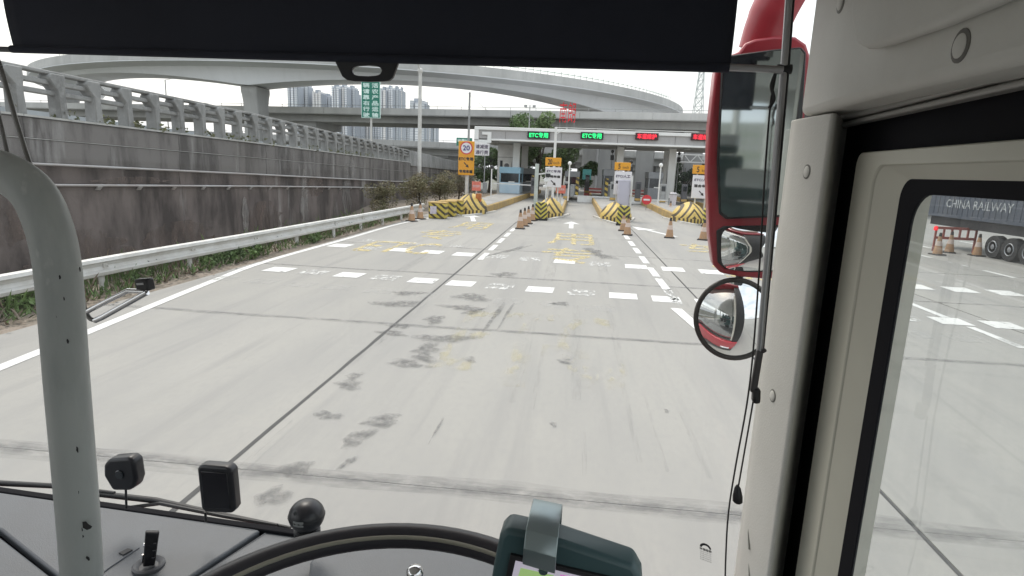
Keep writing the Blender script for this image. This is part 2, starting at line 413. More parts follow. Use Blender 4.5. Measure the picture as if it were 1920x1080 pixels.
# lane lettering (yellow, worn)
def roadtext(body, x, y, w_, h_, m=yellow_paint):
    mb = MB(); letters(mb, body, (x, y, .0062), (1, 0, 0), (0, 1, 0), w_, h_, bold=.03)
    mb.build('lane_lettering', m, road)
roadtext('用', -.05, 23.6, 1.7, 3.8); roadtext('专', -.1, 18.9, 1.7, 3.4); roadtext('ETC', -.5, 9.0, 2.6, 3.4, yellow_ghost)
roadtext('用', -4.6, 27.0, 1.6, 3.2); roadtext('专', -5.2, 22.8, 1.6, 3.2); roadtext('ETC', -5.5, 18.6, 2.3, 2.6, yellow_paint)
roadtext('车', 4.9, 22.4, 1.6, 3.2); roadtext('缴', 5.0, 17.6, 1.7, 3.2); roadtext('费', 9.6, 20.6, 1.7, 3.4); roadtext('ETC', 15.0, 18.0, 2.4, 3.0)
# oil and water stains: irregular outlines, seen in the photograph
def stain(px, py, rx, ry, ang=0, seed=0):
    c = G(px, py); rnd = random.Random(seed); n = 26; ph = [rnd.uniform(0, 6.28) for _ in range(4)]
    pts = []
    for k in range(n):
        a = 2*math.pi*k/n; r = 1+.22*math.sin(2*a+ph[0])+.16*math.sin(3*a+ph[1])+.12*math.sin(5*a+ph[2])+.06*math.sin(9*a+ph[3])
        x, y = rx*r*math.cos(a), ry*r*math.sin(a)
        pts.append((c.x+x*math.cos(ang)-y*math.sin(ang), c.y+x*math.sin(ang)+y*math.cos(ang)))
    cx_, cy_ = c.x, c.y
    for lay, sc_ in enumerate((1.12, .95, .74)):
        flat('oil_stain', stain_m, [(cx_+(q[0]-cx_)*sc_*rnd.uniform(.94, 1.06), cy_+(q[1]-cy_)*sc_*rnd.uniform(.94, 1.06)) for q in pts], .0074+.0004*lay+.0012*(seed % 6))
for i, a in enumerate([(715, 790, .20, .13, .3), (672, 822, .09, .24, -.15), (652, 868, .035, .12, -.2), (555, 880, .10, .16, -.4), (512, 932, .10, .15, -.4),
                       (655, 722, .16, .14, 0), (665, 705, .10, .10, 0), (615, 780, .13, .11, 0), (835, 635, .38, .24, .2), (800, 655, .16, .30, -.3), (765, 683, .26, .14, 0), (795, 672, .15, .18, 0),
                       (735, 625, .22, .14, 0), (750, 612, .15, .16, 0), (745, 570, .35, .3, 0), (765, 550, .3, .2, 0), (885, 558, .32, .36, -.3), (870, 578, .4, .2, 0), (888, 585, .1, .35, -.3),
                       (815, 600, .18, .25, 0), (945, 515, .3, .3, 0), (1050, 570, .15, .2, 0), (930, 590, .05, 1.0, -.02), (950, 590, .03, .9, -.02),
                       (1060, 678, .12, .1, 0), (1038, 797, .03, .07, 0), (1250, 772, .03, .05, 0), (880, 675, .1, .1, 0), (820, 805, .012, .3, 0), (1130, 480, .3, .7, .2), (1110, 470, .3, .6, 0), (955, 470, .12, 1.6, -.3)]):
    stain(*a, seed=i)
skid_m = worn_paint('skid_mark', (.19, .19, .19), .44, 2.2, 5, (4, .3, 1))
for i, (px, py, ln, wd) in enumerate(((470, 860, 1.6, .03), (500, 850, 1.4, .02), (1180, 780, 2.2, .05), (1225, 800, 2.0, .03), (1095, 850, .9, .04), (1010, 700, 2.5, .05), (900, 600, 2.2, .05), (925, 590, 2.5, .05), (1150, 620, 4, .10), (1080, 640, 5, .12), (985, 660, 4, .10), (760, 600, 3, .12), (1040, 480, 9, .25), (1120, 470, 9, .25), (820, 470, 8, .2), (1240, 520, 7, .2), (700, 650, 2.5, .08), (1300, 830, 1.5, .05))):
    c = G(px, py); flat('skid_mark', skid_m, [(c.x-wd/2, c.y-ln/2), (c.x+wd/2, c.y-ln/2), (c.x+wd*.7, c.y), (c.x+wd/2, c.y+ln/2), (c.x-wd/2, c.y+ln/2), (c.x-wd*.6, c.y)], .0148+.0003*i)
for i, (px, py, wx, wy) in enumerate(((985, 690, .10, 1.5), (840, 665, .5, .5), (1060, 660, .7, .6), (1130, 720, .6, .5), (1000, 595, 1.2, .6), (960, 700, .3, 1.0))):
    c = G(px, py); flat('worn_yellow_mark', yellow_ghost, [(c.x-wx/2, c.y-wy/2), (c.x+wx/2, c.y-wy/2), (c.x+wx/2, c.y+wy/2), (c.x-wx/2, c.y+wy/2)], .0066+.0002*i)
# small raised sheet of dry leaves and grit along the verge edge
# ---------------------------------------------------------------- retaining wall and ramp on the left
wall_m = two_layer('stained_wall_concrete', (.155, .130, .121), (.95, .85, (1, 1, .36), (.046, .038, .036), .40, .60), (.75, .8, (1, 1, .2), (.33, .315, .30), .60, .72), .9, (9, .5, .02), rnd=.05)
wall_top_m = two_layer('grey_wall_concrete', (.165, .155, .147), (.9, 1.4, (1, 1, .22), (.068, .062, .059), .43, .60), (.7, 1.0, (1, 1, .14), (.34, .335, .325), .58, .70), .9, (9, .4, .02), rnd=.06)
cap_m = mat('wall_cap_concrete', (.46, .46, .44), .85, var=(.6, 2), dark=(.28, .28, .26))
bal_m = two_layer('balustrade_concrete', (.255, .258, .252), (.8, 1.5, (1, 1, .3), (.135, .137, .132), .42, .66), (.5, 6, (1, 1, 1), (.36, .36, .35), .5, .7), .85, (12, .3, .01))
def lerp_tab(tab, y):
    if y <= tab[0][0]: (a, b) = tab[0:2]
    elif y >= tab[-1][0]: (a, b) = tab[-2:]
    else:
        for a, b in zip(tab, tab[1:]):
            if a[0] <= y <= b[0]: break
    return a[1]+(b[1]-a[1])*(y-a[0])/(b[0]-a[0])
WX = -13.0
top_t = [(4, 3.52), (12.7, 3.43), (23.7, 3.26), (40, 2.95), (66, 2.5)]
ca_t = [(4, 2.52), (13.6, 2.27), (23.6, 1.98), (42, 1.42), (66, .95)]
cb_t = [(4, 2.04), (13.5, 1.77), (23.5, 1.51), (42.6, .95), (66, .5)]
bal_t = [(4, 4.65), (12.8, 4.54), (23.8, 4.39), (40.2, 3.92), (66.4, 3.13)]
wall = thing('retaining_wall', (WX, 36, 0), 'long dark stained concrete retaining wall beyond the guardrail', 'wall')
MB().add([(WX-.35, 2, -1.6), (WX-.05, 2, -1.6), (WX-.05, 70, -1.6), (WX-.35, 70, -1.6), (WX-.35, 2, 3.45), (WX-.05, 2, 3.45), (WX-.05, 70, 2.35), (WX-.35, 70, 2.35)],
         [(3,2,1,0),(4,5,6,7),(0,1,5,4),(1,2,6,5),(2,3,7,6),(3,0,4,7)]).build('wall_core', mat('wall_recess', (.24, .235, .225), .95, var=(.8, 2), dark=(.10, .10, .095)), wall)
y = 2.0; pw = 5.6
while y < 69:
    y1 = min(y+pw, 70)
    def face(za, zb, x0, m, name):
        a0, a1, b0, b1 = za(y+.006), za(y1-.006), zb(y+.006), zb(y1-.006)
        jit = random.uniform(-.012, .012)
        MB().hexa([(x0+jit, y+.006, a0), (x0+jit, y1-.006, a1), (x0+jit, y1-.006, b1), (x0+jit, y+.006, b0)],
                  [(WX-.2, y+.006, a0), (WX-.2, y1-.006, a1), (WX-.2, y1-.006, b1), (WX-.2, y+.006, b0)]).build(name, m, wall, bevel=.015, seg=1)
    T = lambda yy: lerp_tab(top_t, yy); CA = lambda yy: lerp_tab(ca_t, yy); CB = lambda yy: lerp_tab(cb_t, yy)
    face(lambda q: -1.6, lambda q: CB(q)-.03, WX+.06, wall_m, 'wall_panel')
    face(lambda q: CB(q)+.03, lambda q: CA(q)-.03, WX-.02, wall_m, 'wall_panel')
    face(lambda q: CA(q)+.03, lambda q: (CA(q)+T(q))/2+.02, WX+.03, wall_top_m, 'wall_panel')
    face(lambda q: (CA(q)+T(q))/2+.032, lambda q: T(q)-.06, WX+.045, wall_top_m, 'wall_panel')
    mz = lambda q: (CA(q)+T(q))/2+.026
    MB().bar((WX+.02, y+.006, mz(y)), (WX+.02, y1-.006, mz(y1)), .062, .014).build('mortar_line', cap_m, wall)
    MB().hexa([(WX+.09, y, T(y)-.05), (WX+.09, y1-.015, T(y1)-.05), (WX+.09, y1-.015, T(y1)), (WX+.09, y, T(y))],
              [(WX-.4, y, T(y)-.05), (WX-.4, y1-.015, T(y1)-.05), (WX-.4, y1-.015, T(y1)), (WX-.4, y, T(y))]).build('coping_stone', cap_m, wall)
    y = y1
eff_m = worn_paint('lime_streak', (.33, .315, .30), .38, .80, 2.2, (1, 1, .35))
mud_m = worn_paint('rust_mud_stain', (.15, .115, .10), .38, .72, 2.0, (1, 1, .5))
rnw = random.Random(5)
for yc, z0, z1, w_, m_ in ((27.8, -.6, 2.2, .9, eff_m), (33.2, -.4, 2.4, 1.5, eff_m), (33.8, 1.6, 2.9, 1.6, eff_m), (41, -.2, 1.2, 1.2, eff_m), (46, -.2, 1.0, 2.0, eff_m), (22.5, -.3, 1.1, .5, eff_m), (14.5, -.8, .6, 3.6, mud_m), (18.5, -.8, .5, 4.0, mud_m), (24, -.8, .9, 3.0, mud_m), (12.0, .4, 1.5, 2.4, mud_m), (29, .9, 1.9, 2.2, mud_m), (16.5, 1.7, 1.95, 3.0, mud_m)):
    n = 14; L_ = []; R2 = []
    for k in range(n+1):
        z = z0+(z1-z0)*k/n; tap = .35+.65*math.sin(math.pi*min(1, (k+1)/(n+1)))
        L_.append((WX+.085+.0004*len(L_)*0, yc-w_/2*tap*rnw.uniform(.65, 1.2), z)); R2.append((WX+.085, yc+w_/2*tap*rnw.uniform(.65, 1.2), z))
    MB().add(L_+R2, [(k, k+1, n+2+k, n+1+k) for k in range(n)]).build('wall_stain', m_, wall)
# conduits on brackets along the wall
pipe_m = mat('grey_conduit', (.42, .42, .42), .55, var=(.5, 1.2), dark=(.30, .24, .21))
for tab, r, nm, lb in ((ca_t, .035, 'upper', 'rust streaked pipe fixed along the stained wall, the upper of two'), (cb_t, .035, 'lower', 'pale conduit on brackets along the stained wall, the lower of two')):
    t = thing('wall_conduit', (WX+.15, 36, lerp_tab(tab, 36)), lb, 'pipe')
    MB().tube([(WX+.13, yy, lerp_tab(tab, yy)) for yy in range(3, 69, 3)], r, 8).build('pipe', pipe_m, t, smooth=50)
    if nm == 'lower':
        for k in range(26):
            yy = 9+k*1.55; z = lerp_tab(tab, yy)
            MB().bar((WX+.07, yy, z-.12), (WX+.15, yy, z-.03), .16, .03).build('bracket', pipe_m, t)
# balustrade of brackets and rails on the coping
bal = thing('ramp_balustrade', (WX-.2, 30, 3), 'grey concrete balustrade with bracket posts and rails above the stained wall', 'balustrade')
def post(yy):
    z0 = lerp_tab(top_t, yy)-.01; h = lerp_tab(bal_t, yy)-z0
    e1, e2 = random.uniform(-.02, .02), random.uniform(-.03, .03)
    prof = [(-.12+e1, 0), (.13, 0), (.10+e1, h*.55), (.13, h*.74), (.13+e1, h*.96), (-.28+e2, h*.96), (-.35+e2, h*.86), (-.27+e1, h*.74), (-.12, h*.6)]
    # profile in the y-z plane: bracket head leaning towards the traffic's approach
    mb = MB(); mb.prism([(WX-.32, yy+p[0], z0+p[1]) for p in prof], (.34, 0, 0)); return mb
yy = 7.4
while yy < 46:
    post(yy).build('post', bal_m, bal, bevel=.02, seg=1); yy += 1.17
for fr, hh, rr in ((.97, .09, .20), (.76, .12, .13), (.54, .12, .13)):
    ys = [5, 12.7, 18, 23.7, 30, 40, 47]
    sec = []
    for q in ys:
        z0 = lerp_tab(top_t, q); h = lerp_tab(bal_t, q)-z0; zc = z0+h*fr
        sec.append([Vector((WX-.16-rr*.7, q, zc-hh/2)), Vector((WX-.16+rr*.6, q, zc-hh/2)), Vector((WX-.16+rr*.6, q, zc+hh/2)), Vector((WX-.16-rr*.7, q, zc+hh/2))])
    MB().sweep(sec).build('rail', bal_m, bal, bevel=.02, seg=1)
# solid parapet further on
sec = []
for q in (46.5, 52, 58, 66, 80, 100):
    z0 = lerp_tab(top_t, q) if q < 67 else 2.5-(q-66)*.012; z1 = lerp_tab(bal_t, q) if q < 67 else 3.13-(q-66)*.02
    sec.append([Vector((WX-.35, q, z0-.3)), Vector((WX+.12, q, z0-.3)), Vector((WX+.02, q, z1)), Vector((WX-.3, q, z1))])
par = MB().sweep(sec).build('ramp_parapet', bal_m, bevel=.03)
tag(par, 'solid concrete parapet continuing the balustrade towards the toll canopy', 'parapet')
# ramp carriageway behind the balustrade and its far parapet
sec = []; sec2 = []
for q in (2, 12.7, 23.7, 40, 66, 100):
    z0 = lerp_tab(top_t, min(q, 66))-.05-(max(0, q-66)*.012)
    sec.append([Vector((-22, q, z0-.6)), Vector((WX-.4, q, z0-.6)), Vector((WX-.4, q, z0-.06)), Vector((-22, q, z0-.06))])
    sec2.append([Vector((-22.3, q, z0-.6)), Vector((-22.0, q, z0-.6)), Vector((-22.0, q, z0+.95)), Vector((-22.3, q, z0+.95))])
structure(MB().sweep(sec).build('ramp_road', mat('ramp_asphalt', (.12, .12, .12), .9, var=(.4, 3))))
tag(MB().sweep(sec2).build('far_parapet', two_layer('blue_grey_parapet', (.40, .43, .44), (.5, 1, (1, 1, .3), (.25, .27, .28), .4, .7), (.3, 6, (1, 1, 1), (.5, .5, .5), .5, .7), .85)), 'blue grey solid parapet seen between the balustrade posts', 'parapet')
# planting on the coping
# ---------------------------------------------------------------- guardrail
gp = sweep_smooth([(-8.95, -2, 0), (-8.95, 9.3, 0), (-8.62, 15.5, 0), (-8.2, 25.4, 0), (-7.95, 31.2, 0)], 5)
grd = thing('guardrail', (-8.6, 14, 0), 'galvanised steel crash barrier rail along the weedy verge', 'guardrail')
wp = [(.0, .0), (.035, .02), (.045, .07), (.0, .105), (-.02, .155), (.0, .205), (.045, .24), (.035, .29), (.0, .31)]
wp = [(a*1.25, b*1.2) for a, b in wp]
sec = []
for i, p in enumerate(gp):
    d = (gp[min(i+1, len(gp)-1)]-gp[max(i-1, 0)]).normalized(); r = Vector((d.y, -d.x, 0))
    ring = [p+r*(a*1.3)+Vector((0, 0, .28+b)) for a, b in wp]
    ring += [p+r*(a*1.3-.008)+Vector((0, 0, .28+b)) for a, b in reversed(wp)]
    sec.append(ring)
MB().sweep(sec).build('beam', galv, grd, smooth=25)
for k in range(13):
    yy = .5+k*2.5; q = min(gp, key=lambda p: abs(p.y-yy)); x = q.x
    po_ = MB().tube([(x-.12, yy, -.2), (x-.12, yy, .56)], .055, 10).build('post', galv, grd, smooth=50)
    MB().box((x-.12, yy-.05, .36), (x-.01, yy+.05, .52)).build('spacer_block', galv, po_)
    MB().tube([(x+.02, yy, .47), (x+.06, yy, .47)], .02, 8).build('bolt_head', galv, po_)
    for dz in (.40, .56):
        for dy in (-.12, .12): MB().tube([(x+.035, yy+1.2+dy, dz), (x+.075, yy+1.2+dy, dz)], .014, 6).build('splice_bolt', grey_metal, po_)
# end wing of the rail by the striped boxes
# ---------------------------------------------------------------- flyovers
fly_m = two_layer('pale_bridge_concrete', (.74, .755, .775), (.4, .12, (1, 1, .5), (.64, .66, .685), .42, .66), (.4, 1.2, (1, 1, .2), (.62, .63, .645), .5, .75), .85)
fly2_m = two_layer('weathered_bridge_concrete', (.40, .40, .39), (.6, .25, (1, 1, .3), (.25, .25, .25), .42, .66), (.45, 1.5, (1, 1, .12), (.26, .26, .26), .52, .75), .9)
para_m = two_layer('bridge_parapet_concrete', (.50, .50, .485), (.55, .5, (1, 1, .25), (.33, .33, .32), .42, .66), (.4, 3, (1, 1, .2), (.38, .38, .37), .52, .75), .9)
RC, RR = Vector((-39.8, 127, 0)), 59.5
def ang_of_px(px):                       # where the sight line through px meets the loop's outer face (near side)
    d = ray(px, 300); d.z = 0; d.normalize(); b = d.dot(RC); c = RC.length_squared-(RR-2.2)**2; disc = b*b-c
    p = d*(b-math.sqrt(max(disc, 0))); return math.atan2(p.y-RC.y, p.x-RC.x)
loop = thing('loop_flyover', (RC.x, RC.y-RR, 0), 'high curved pale box girder flyover sweeping over the toll plaza', 'flyover')
a_p1, a_p2 = ang_of_px(466), ang_of_px(1135)
span = a_p2-a_p1; ZT = 13.55
def rp(r, a, z): return Vector((RC.x+r*math.cos(a), RC.y+r*math.sin(a), z))
secs = []; secp = []; secq = []; A0, A1, N = a_p1-span*1.4, a_p2+span*1.2, 110
for k in range(N+1):
    a = A0+(A1-A0)*k/N; t = ((a-a_p1)/span) % 1.0
    dep = 1.0+1.5*(abs(2*t-1))**2.0
    secs.append([rp(RR-2.3, a, ZT-dep), rp(RR-6.8, a, ZT-dep), rp(RR-7.2, a, ZT-.5), rp(RR-9.3, a, ZT-.22), rp(RR-9.3, a, ZT), rp(RR, a, ZT), rp(RR, a, ZT-.22), rp(RR-1.9, a, ZT-.5)])
    secp.append([rp(RR+.03, a, ZT-.1), rp(RR-.4, a, ZT-.1), rp(RR-.3, a, ZT+.95), rp(RR-.03, a, ZT+.95)])
    secq.append([rp(RR-9.33, a, ZT-.1), rp(RR-8.9, a, ZT-.1), rp(RR-9.0, a, ZT+.95), rp(RR-9.3, a, ZT+.95)])
MB().sweep(secs).build('box_girder', fly_m, loop, smooth=28)
pp_ = MB().sweep(secp).build('parapet', para_m, loop, smooth=30); MB().sweep(secq).build('parapet', para_m, loop, smooth=30)
for k in range(90):
    a = a_p1-.55*span+k*span*.021
    MB().tube([rp(RR-.15, a, ZT+.9), rp(RR-.15, a, ZT+1.55)], .03, 4).build('rail_post', grey_metal, pp_)
MB().tube([rp(RR-.15, a_p1-.55*span+k*span*.04, ZT+1.3) for k in range(47)], .035, 4).build('hand_rail', mat('green_rail', (.10, .22, .17), .6), pp_)
for a in (a_p1-span, a_p1, a_p2, a_p2+span):
    mb = MB(); c = RR-4.55
    q = lambda hw, hd, z, aa=a: [rp(c-hw, aa, z)+Vector((-math.sin(aa), math.cos(aa), 0))*-hd, rp(c+hw, aa, z)+Vector((-math.sin(aa), math.cos(aa), 0))*-hd, rp(c+hw, aa, z)+Vector((-math.sin(aa), math.cos(aa), 0))*hd, rp(c-hw, aa, z)+Vector((-math.sin(aa), math.cos(aa), 0))*hd]
    zt = ZT-2.5
    mb.sweep([q(1.35, .95, -2), q(1.35, .95, zt-1.9), q(1.55, .97, zt-1.0), q(1.7, 1.0, zt-.6), q(1.7, 1.0, zt+.04)])
    mb.build('pier', fly2_m, loop, bevel=.15)
def straight_fly(name, label, a, b, width, z_a, z_b, ph, deck, gird, inset, piers, m=fly2_m, pierw=1.6):
    a = Vector(a); b = Vector(b); d = (b-a).normalized(); nrm = Vector((-d.y, d.x, 0))
    if nrm.y < 0: nrm = -nrm
    t = thing(name, a.lerp(b, .5), label, 'flyover')
    def ring(pt, z, o0, o1, z0, z1): return [pt+nrm*o0+Vector((0, 0, z+z0)), pt+nrm*o1+Vector((0, 0, z+z0)), pt+nrm*o1+Vector((0, 0, z+z1)), pt+nrm*o0+Vector((0, 0, z+z1))]
    def two(o0, o1, z0, z1): return [ring(a, z_a, o0, o1, z0, z1), ring(b, z_b, o0, o1, z0, z1)]
    MB().sweep(two(0, width, -ph-deck, -ph)).build('deck', m, t)
    MB().sweep(two(inset, width-inset, -ph-deck-gird, -ph-deck)).build('girder', m, t)
    L = (b-a).length; n = int(L/8)
    for k in range(n):
        p, q = a.lerp(b, k/n)+d*.02, a.lerp(b, (k+1)/n)-d*.02; zp, zq = z_a+(z_b-z_a)*k/n, z_a+(z_b-z_a)*(k+1)/n
        MB().sweep([ring(p, zp, -.06, .26, -ph-.12, 0), ring(q, zq, -.06, .26, -ph-.12, 0)]).build('parapet_panel', para_m, t)
    MB().sweep(two(width-.26, width+.06, -ph-.12, 0)).build('far_parapet', para_m, t)
    mb = MB()
    for k in range(int(L/3)):
        p = a.lerp(b, (k+.5)/int(L/3)); z = z_a+(z_b-z_a)*(k+.5)/int(L/3)
        mb.bar(p+nrm*.1+Vector((0, 0, z-.02)), p+nrm*.1+Vector((0, 0, z+.3)), .05, .05)
    tag(mb.build('rail_posts', grey_metal, t), kind='stuff')
    mb2 = MB(); mb2.bar(a+nrm*.1+Vector((0, 0, z_a+.3)), b+nrm*.1+Vector((0, 0, z_b+.3)), .05, .05); mb2.build('hand_rail', grey_metal, t)
    for k in piers:
        p = a.lerp(b, k); z = z_a+(z_b-z_a)*k-ph-deck-gird
        MB().sweep([ring(p-d*pierw/2, 0, width*.3, width*.7, -2, z-.9)+[], ring(p+d*pierw/2, 0, width*.3, width*.7, -2, z-.9)]).build('pier', m, t, bevel=.1)
        MB().sweep([ring(p-d*(pierw/2+.3), 0, width*.2, width*.8, z-.9, z+.03), ring(p+d*(pierw/2+.3), 0, width*.2, width*.8, z-.9, z+.03)]).build('pier_cap', m, t, bevel=.08)
    return t
def frac_at(px, a, b):    # fraction along a-b where the sight line crosses it
    d = ray(px, 322); d = Vector((d.x, d.y)); A_, B_ = Vector(a[:2]), Vector(b[:2]); e = B_-A_
    return (A_.x*d.y-A_.y*d.x)/(e.y*d.x-e.x*d.y)
fa, fb = (-120, 87.3, 0), (80, 59.3, 0)
straight_fly('cross_flyover', 'straight weathered concrete flyover passing just above the toll canopy', fa, fb, 11, 9.3, 9.3, .62, .22, .8, 1.5, [frac_at(x, fa, fb) for x in (560, 1131, 1205, 1300)], pierw=2.0)
ga, gb = (-120, 104, 0), (90, 98, 0)
straight_fly('low_flyover', 'lower flyover behind the crossing one, dark underneath, left of the canopy', ga, gb, 12, 7.6, 5.4, .8, .3, 1.1, 1.2, [frac_at(x, ga, gb) for x in (600, 845, 1090, 1185, 1245)])
ha, hb = (-90, 118, 0), (90, 114, 0)
straight_fly('lowest_flyover', 'lowest and farthest flyover, its parapet just above the road behind the wall', ha, hb, 10, 5.6, 4.6, .7, .3, .9, 1.2, [frac_at(x, ha, hb) for x in (700, 870, 1110, 1220)])
# ================================================================== FAR TOWERS
def tower_mat(name, wallc, band):
    m, t, b = nodes_of(name)
    g = t.nodes.new('ShaderNodeNewGeometry'); sp = t.nodes.new('ShaderNodeSeparateXYZ'); t.links.new(g.outputs['Position'], sp.inputs[0])
    d = t.nodes.new('ShaderNodeMath'); d.operation = 'DIVIDE'; d.inputs[1].default_value = 3.1; t.links.new(sp.outputs[2], d.inputs[0])
    f = t.nodes.new('ShaderNodeMath'); f.operation = 'FRACT'; t.links.new(d.outputs[0], f.inputs[0])
    l = t.nodes.new('ShaderNodeMath'); l.operation = 'LESS_THAN'; l.inputs[1].default_value = .5; t.links.new(f.outputs[0], l.inputs[0])
    x = t.nodes.new('ShaderNodeMix'); x.data_type = 'RGBA'; x.inputs[6].default_value = (*wallc, 1); x.inputs[7].default_value = (*band, 1)
    t.links.new(l.outputs[0], x.inputs[0]); t.links.new(x.outputs[2], b.inputs['Base Color']); b.inputs['Roughness'].default_value = .8
    MATS[name] = m; return m
tw = [tower_mat('tower_white', (.80, .81, .82), (.58, .61, .65)), tower_mat('tower_grey', (.60, .62, .64), (.50, .53, .56)), tower_mat('tower_warm', (.78, .76, .74), (.66, .66, .66))]
tw_dark = mat('tower_recess', (.38, .41, .45), .7)
TL = [(538, 557, 157, 880), (558.5, 577, 158, 905), (585, 602, 171, 900), (603.5, 620, 178, 930), (621, 635, 161, 890), (636, 650, 160, 900), (651, 665, 163, 920), (667, 674, 180, 940),
      (713, 723, 165, 890), (724, 736, 163, 900), (737, 747, 164, 915), (748, 754, 166, 930), (768, 798, 188, 700),
      (665, 680, 205, 980), (681, 697, 206, 985), (698, 712, 207, 990), (756, 767, 214, 960), (799, 808, 221, 970), (809, 818, 223, 980), (600, 616, 200, 1000), (576, 586, 214, 1010)]
TDESC = ['leftmost pale apartment tower on the skyline, twin of the one beside it', 'grey apartment tower second from the left on the skyline', 'shorter beige tower third from the left on the skyline',
         'low grey tower fourth from the left on the skyline', 'white tower left of the middle skyline cluster', 'tallest white tower in the middle skyline cluster', 'blue grey tower at the right of the middle skyline cluster',
         'slim tower hugging the left edge of the green sign', 'lilac tower at the right edge of the green sign', 'white tower with dark crown right of the green sign', 'dark sided tower right of the green sign, third in its cluster', 'narrow white tower at the right end of the cluster by the green sign',
         'broad squat grey block standing alone behind the tall lamp pole', 'pale far block seen under the crossing flyover left of the sign post', 'lilac far block seen under the crossing flyover behind the sign post', 'white far block seen under the crossing flyover right of the sign post',
         'far grey block under the crossing flyover left of the lamp pole', 'far white block under the crossing flyover right of the lamp pole', 'far block under the crossing flyover, rightmost before the canopy', 'hazy far block behind the shorter beige tower', 'hazy far block filling the gap between two skyline pairs']
for i, (x0, x1, yt, D) in enumerate(TL):
    p0 = PY(x0, yt, D); p1 = PY(x1, yt, D); wd = p1.x-p0.x; zt = p0.z
    t = thing('apartment_tower', ((p0.x+p1.x)/2, D+8, 0), TDESC[i], 'tower', 'apartment towers on the skyline')
    m = tw[(1, 1, 2, 1, 0, 0, 1, 2, 1, 0, 1, 0, 1, 2, 1, 0, 1, 0, 1, 2, 0)[i]]
    MB().box((p0.x, D+3, -1.9), (p1.x, D+20, zt-3)).build('core', tw_dark, t)
    nb = 2 if wd < 9 else 3
    for k in range(nb):
        a = p0.x+wd*(k+.04)/nb; b = p0.x+wd*(k+.72)/nb
        MB().box((a, D, -1.9), (b, D+18, zt-(0 if k != 1 else 2.5))).build('bay', m if k % 2 == 0 else tw[i % 3], t)
    MB().box((p0.x+wd*.2, D+5, zt-3.2), (p0.x+wd*.6, D+14, zt+3)).build('roof_plant', tw_dark, t)
# ================================================================== TOLL CANOPY
can_y = 54.0; CX0, CX1 = -9.2, 42.0
soffit_m = mat('canopy_soffit', (.50, .50, .49), .7, var=(.4, .5))
fascia_m = two_layer('fascia_panel_paint', (.40, .39, .385), (.4, .4, (1, 1, 1), (.33, .31, .31), .4, .65), (.3, 4, (1, 1, .3), (.30, .30, .30), .5, .72), .55)
cwhite = mat('canopy_white', (.80, .80, .78), .5, var=(.3, 1), dark=(.66, .66, .63))
can = thing('toll_canopy', (10, can_y, 0), 'long flat toll canopy with white trim and grey fascia over the booths', 'canopy')
MB().box((CX0+.3, can_y+.35, 5.0), (CX1, 64.5, 5.35)).build('soffit', soffit_m, can)
MB().box((CX0+.3, can_y+.4, 5.36), (CX1, 64.5, 6.05)).build('roof', cwhite, can)
MB().box((CX0, can_y-.05, 5.92), (CX1, can_y+.5, 6.2)).build('top_trim', cwhite, can, bevel=.03)
MB().box((CX0+1.5, can_y-.04, 5.02), (CX1, can_y+.5, 5.18)).build('bottom_trim', cwhite, can, bevel=.02)
x = CX0+.35
while x < CX1-1:
    MB().box((x, can_y+.08+random.uniform(0, .012), 5.18), (x+2.42, can_y+.38, 5.93)).build('fascia_panel', fascia_m, can); x += 2.45
k_ = .0473
for a, b, c, d in ((-9.2, 5.0, -8.82, 5.92), (-9.2, 4.80, -7.68, 5.06), (-8.02, 5.06, -7.68, 5.74), (-8.5, 5.50, -8.02, 5.74)):
    MB().box((a, can_y-.07, b), (c, can_y+.3, d)).build('meander_trim', cwhite, can)
for xx in (967, 1160, 1257):
    p = PY(xx, 330, 57.5).x
    MB().box((p-.32, 57.2, -.1), (p+.32, 57.85, 5.02)).build('column', cwhite, can, bevel=.04)
for xx in (13.7, 18.5, 23.3, 28.1): MB().box((xx-.32, 57.2, -.1), (xx+.32, 57.85, 5.02)).build('column', cwhite, can, bevel=.04)
for xx in (-5.4, 4.1, 9.0, 13.9, 18.7): MB().box((xx-.32, 62.6, -.1), (xx+.32, 63.2, 5.02)).build('column', cwhite, can, bevel=.04)
# LED lane boards
led_g = mat('led_green', (.0, .1, .03), .5, emit=(.02, .85, .22, 1.2)); led_r = mat('led_red', (.1, .0, .0), .5, emit=(1.0, .03, .06, 1.0))
led_b = mat('led_board', (.012, .014, .016), .4)
led_br = mat('led_board_red_glow', (.05, .008, .012), .4)
for i, (cx, txt, m, lb) in enumerate(((1010, 'ETC专用', led_g, 'leftmost lane board on the canopy, glowing green letters'), (1110, 'ETC专用', led_g, 'second lane board on the canopy, glowing green letters, right of the thin mast'),
                           (1213, '车道维护', led_r, 'third lane board on the canopy, glowing red characters, fully visible'), (1318, '车道维护', led_r, 'lane board with red characters, partly behind the red mirror housing'))):
    c = PY(cx, 254.5+(cx-1110)*.012, can_y-.12)
    t = thing('led_board', c, lb, 'LED sign', 'lane boards on the canopy fascia')
    cb_ = MB().box((c.x-.98, can_y-.12, c.z-.29), (c.x+.98, can_y+.06, c.z+.29)).build('cabinet', led_b if m is led_g else led_br, t, bevel=.02)
    letters(MB(), txt, (c.x, can_y-.13, c.z), XU, ZU, 1.62, .44, bold=.016).build('lettering', m, cb_)
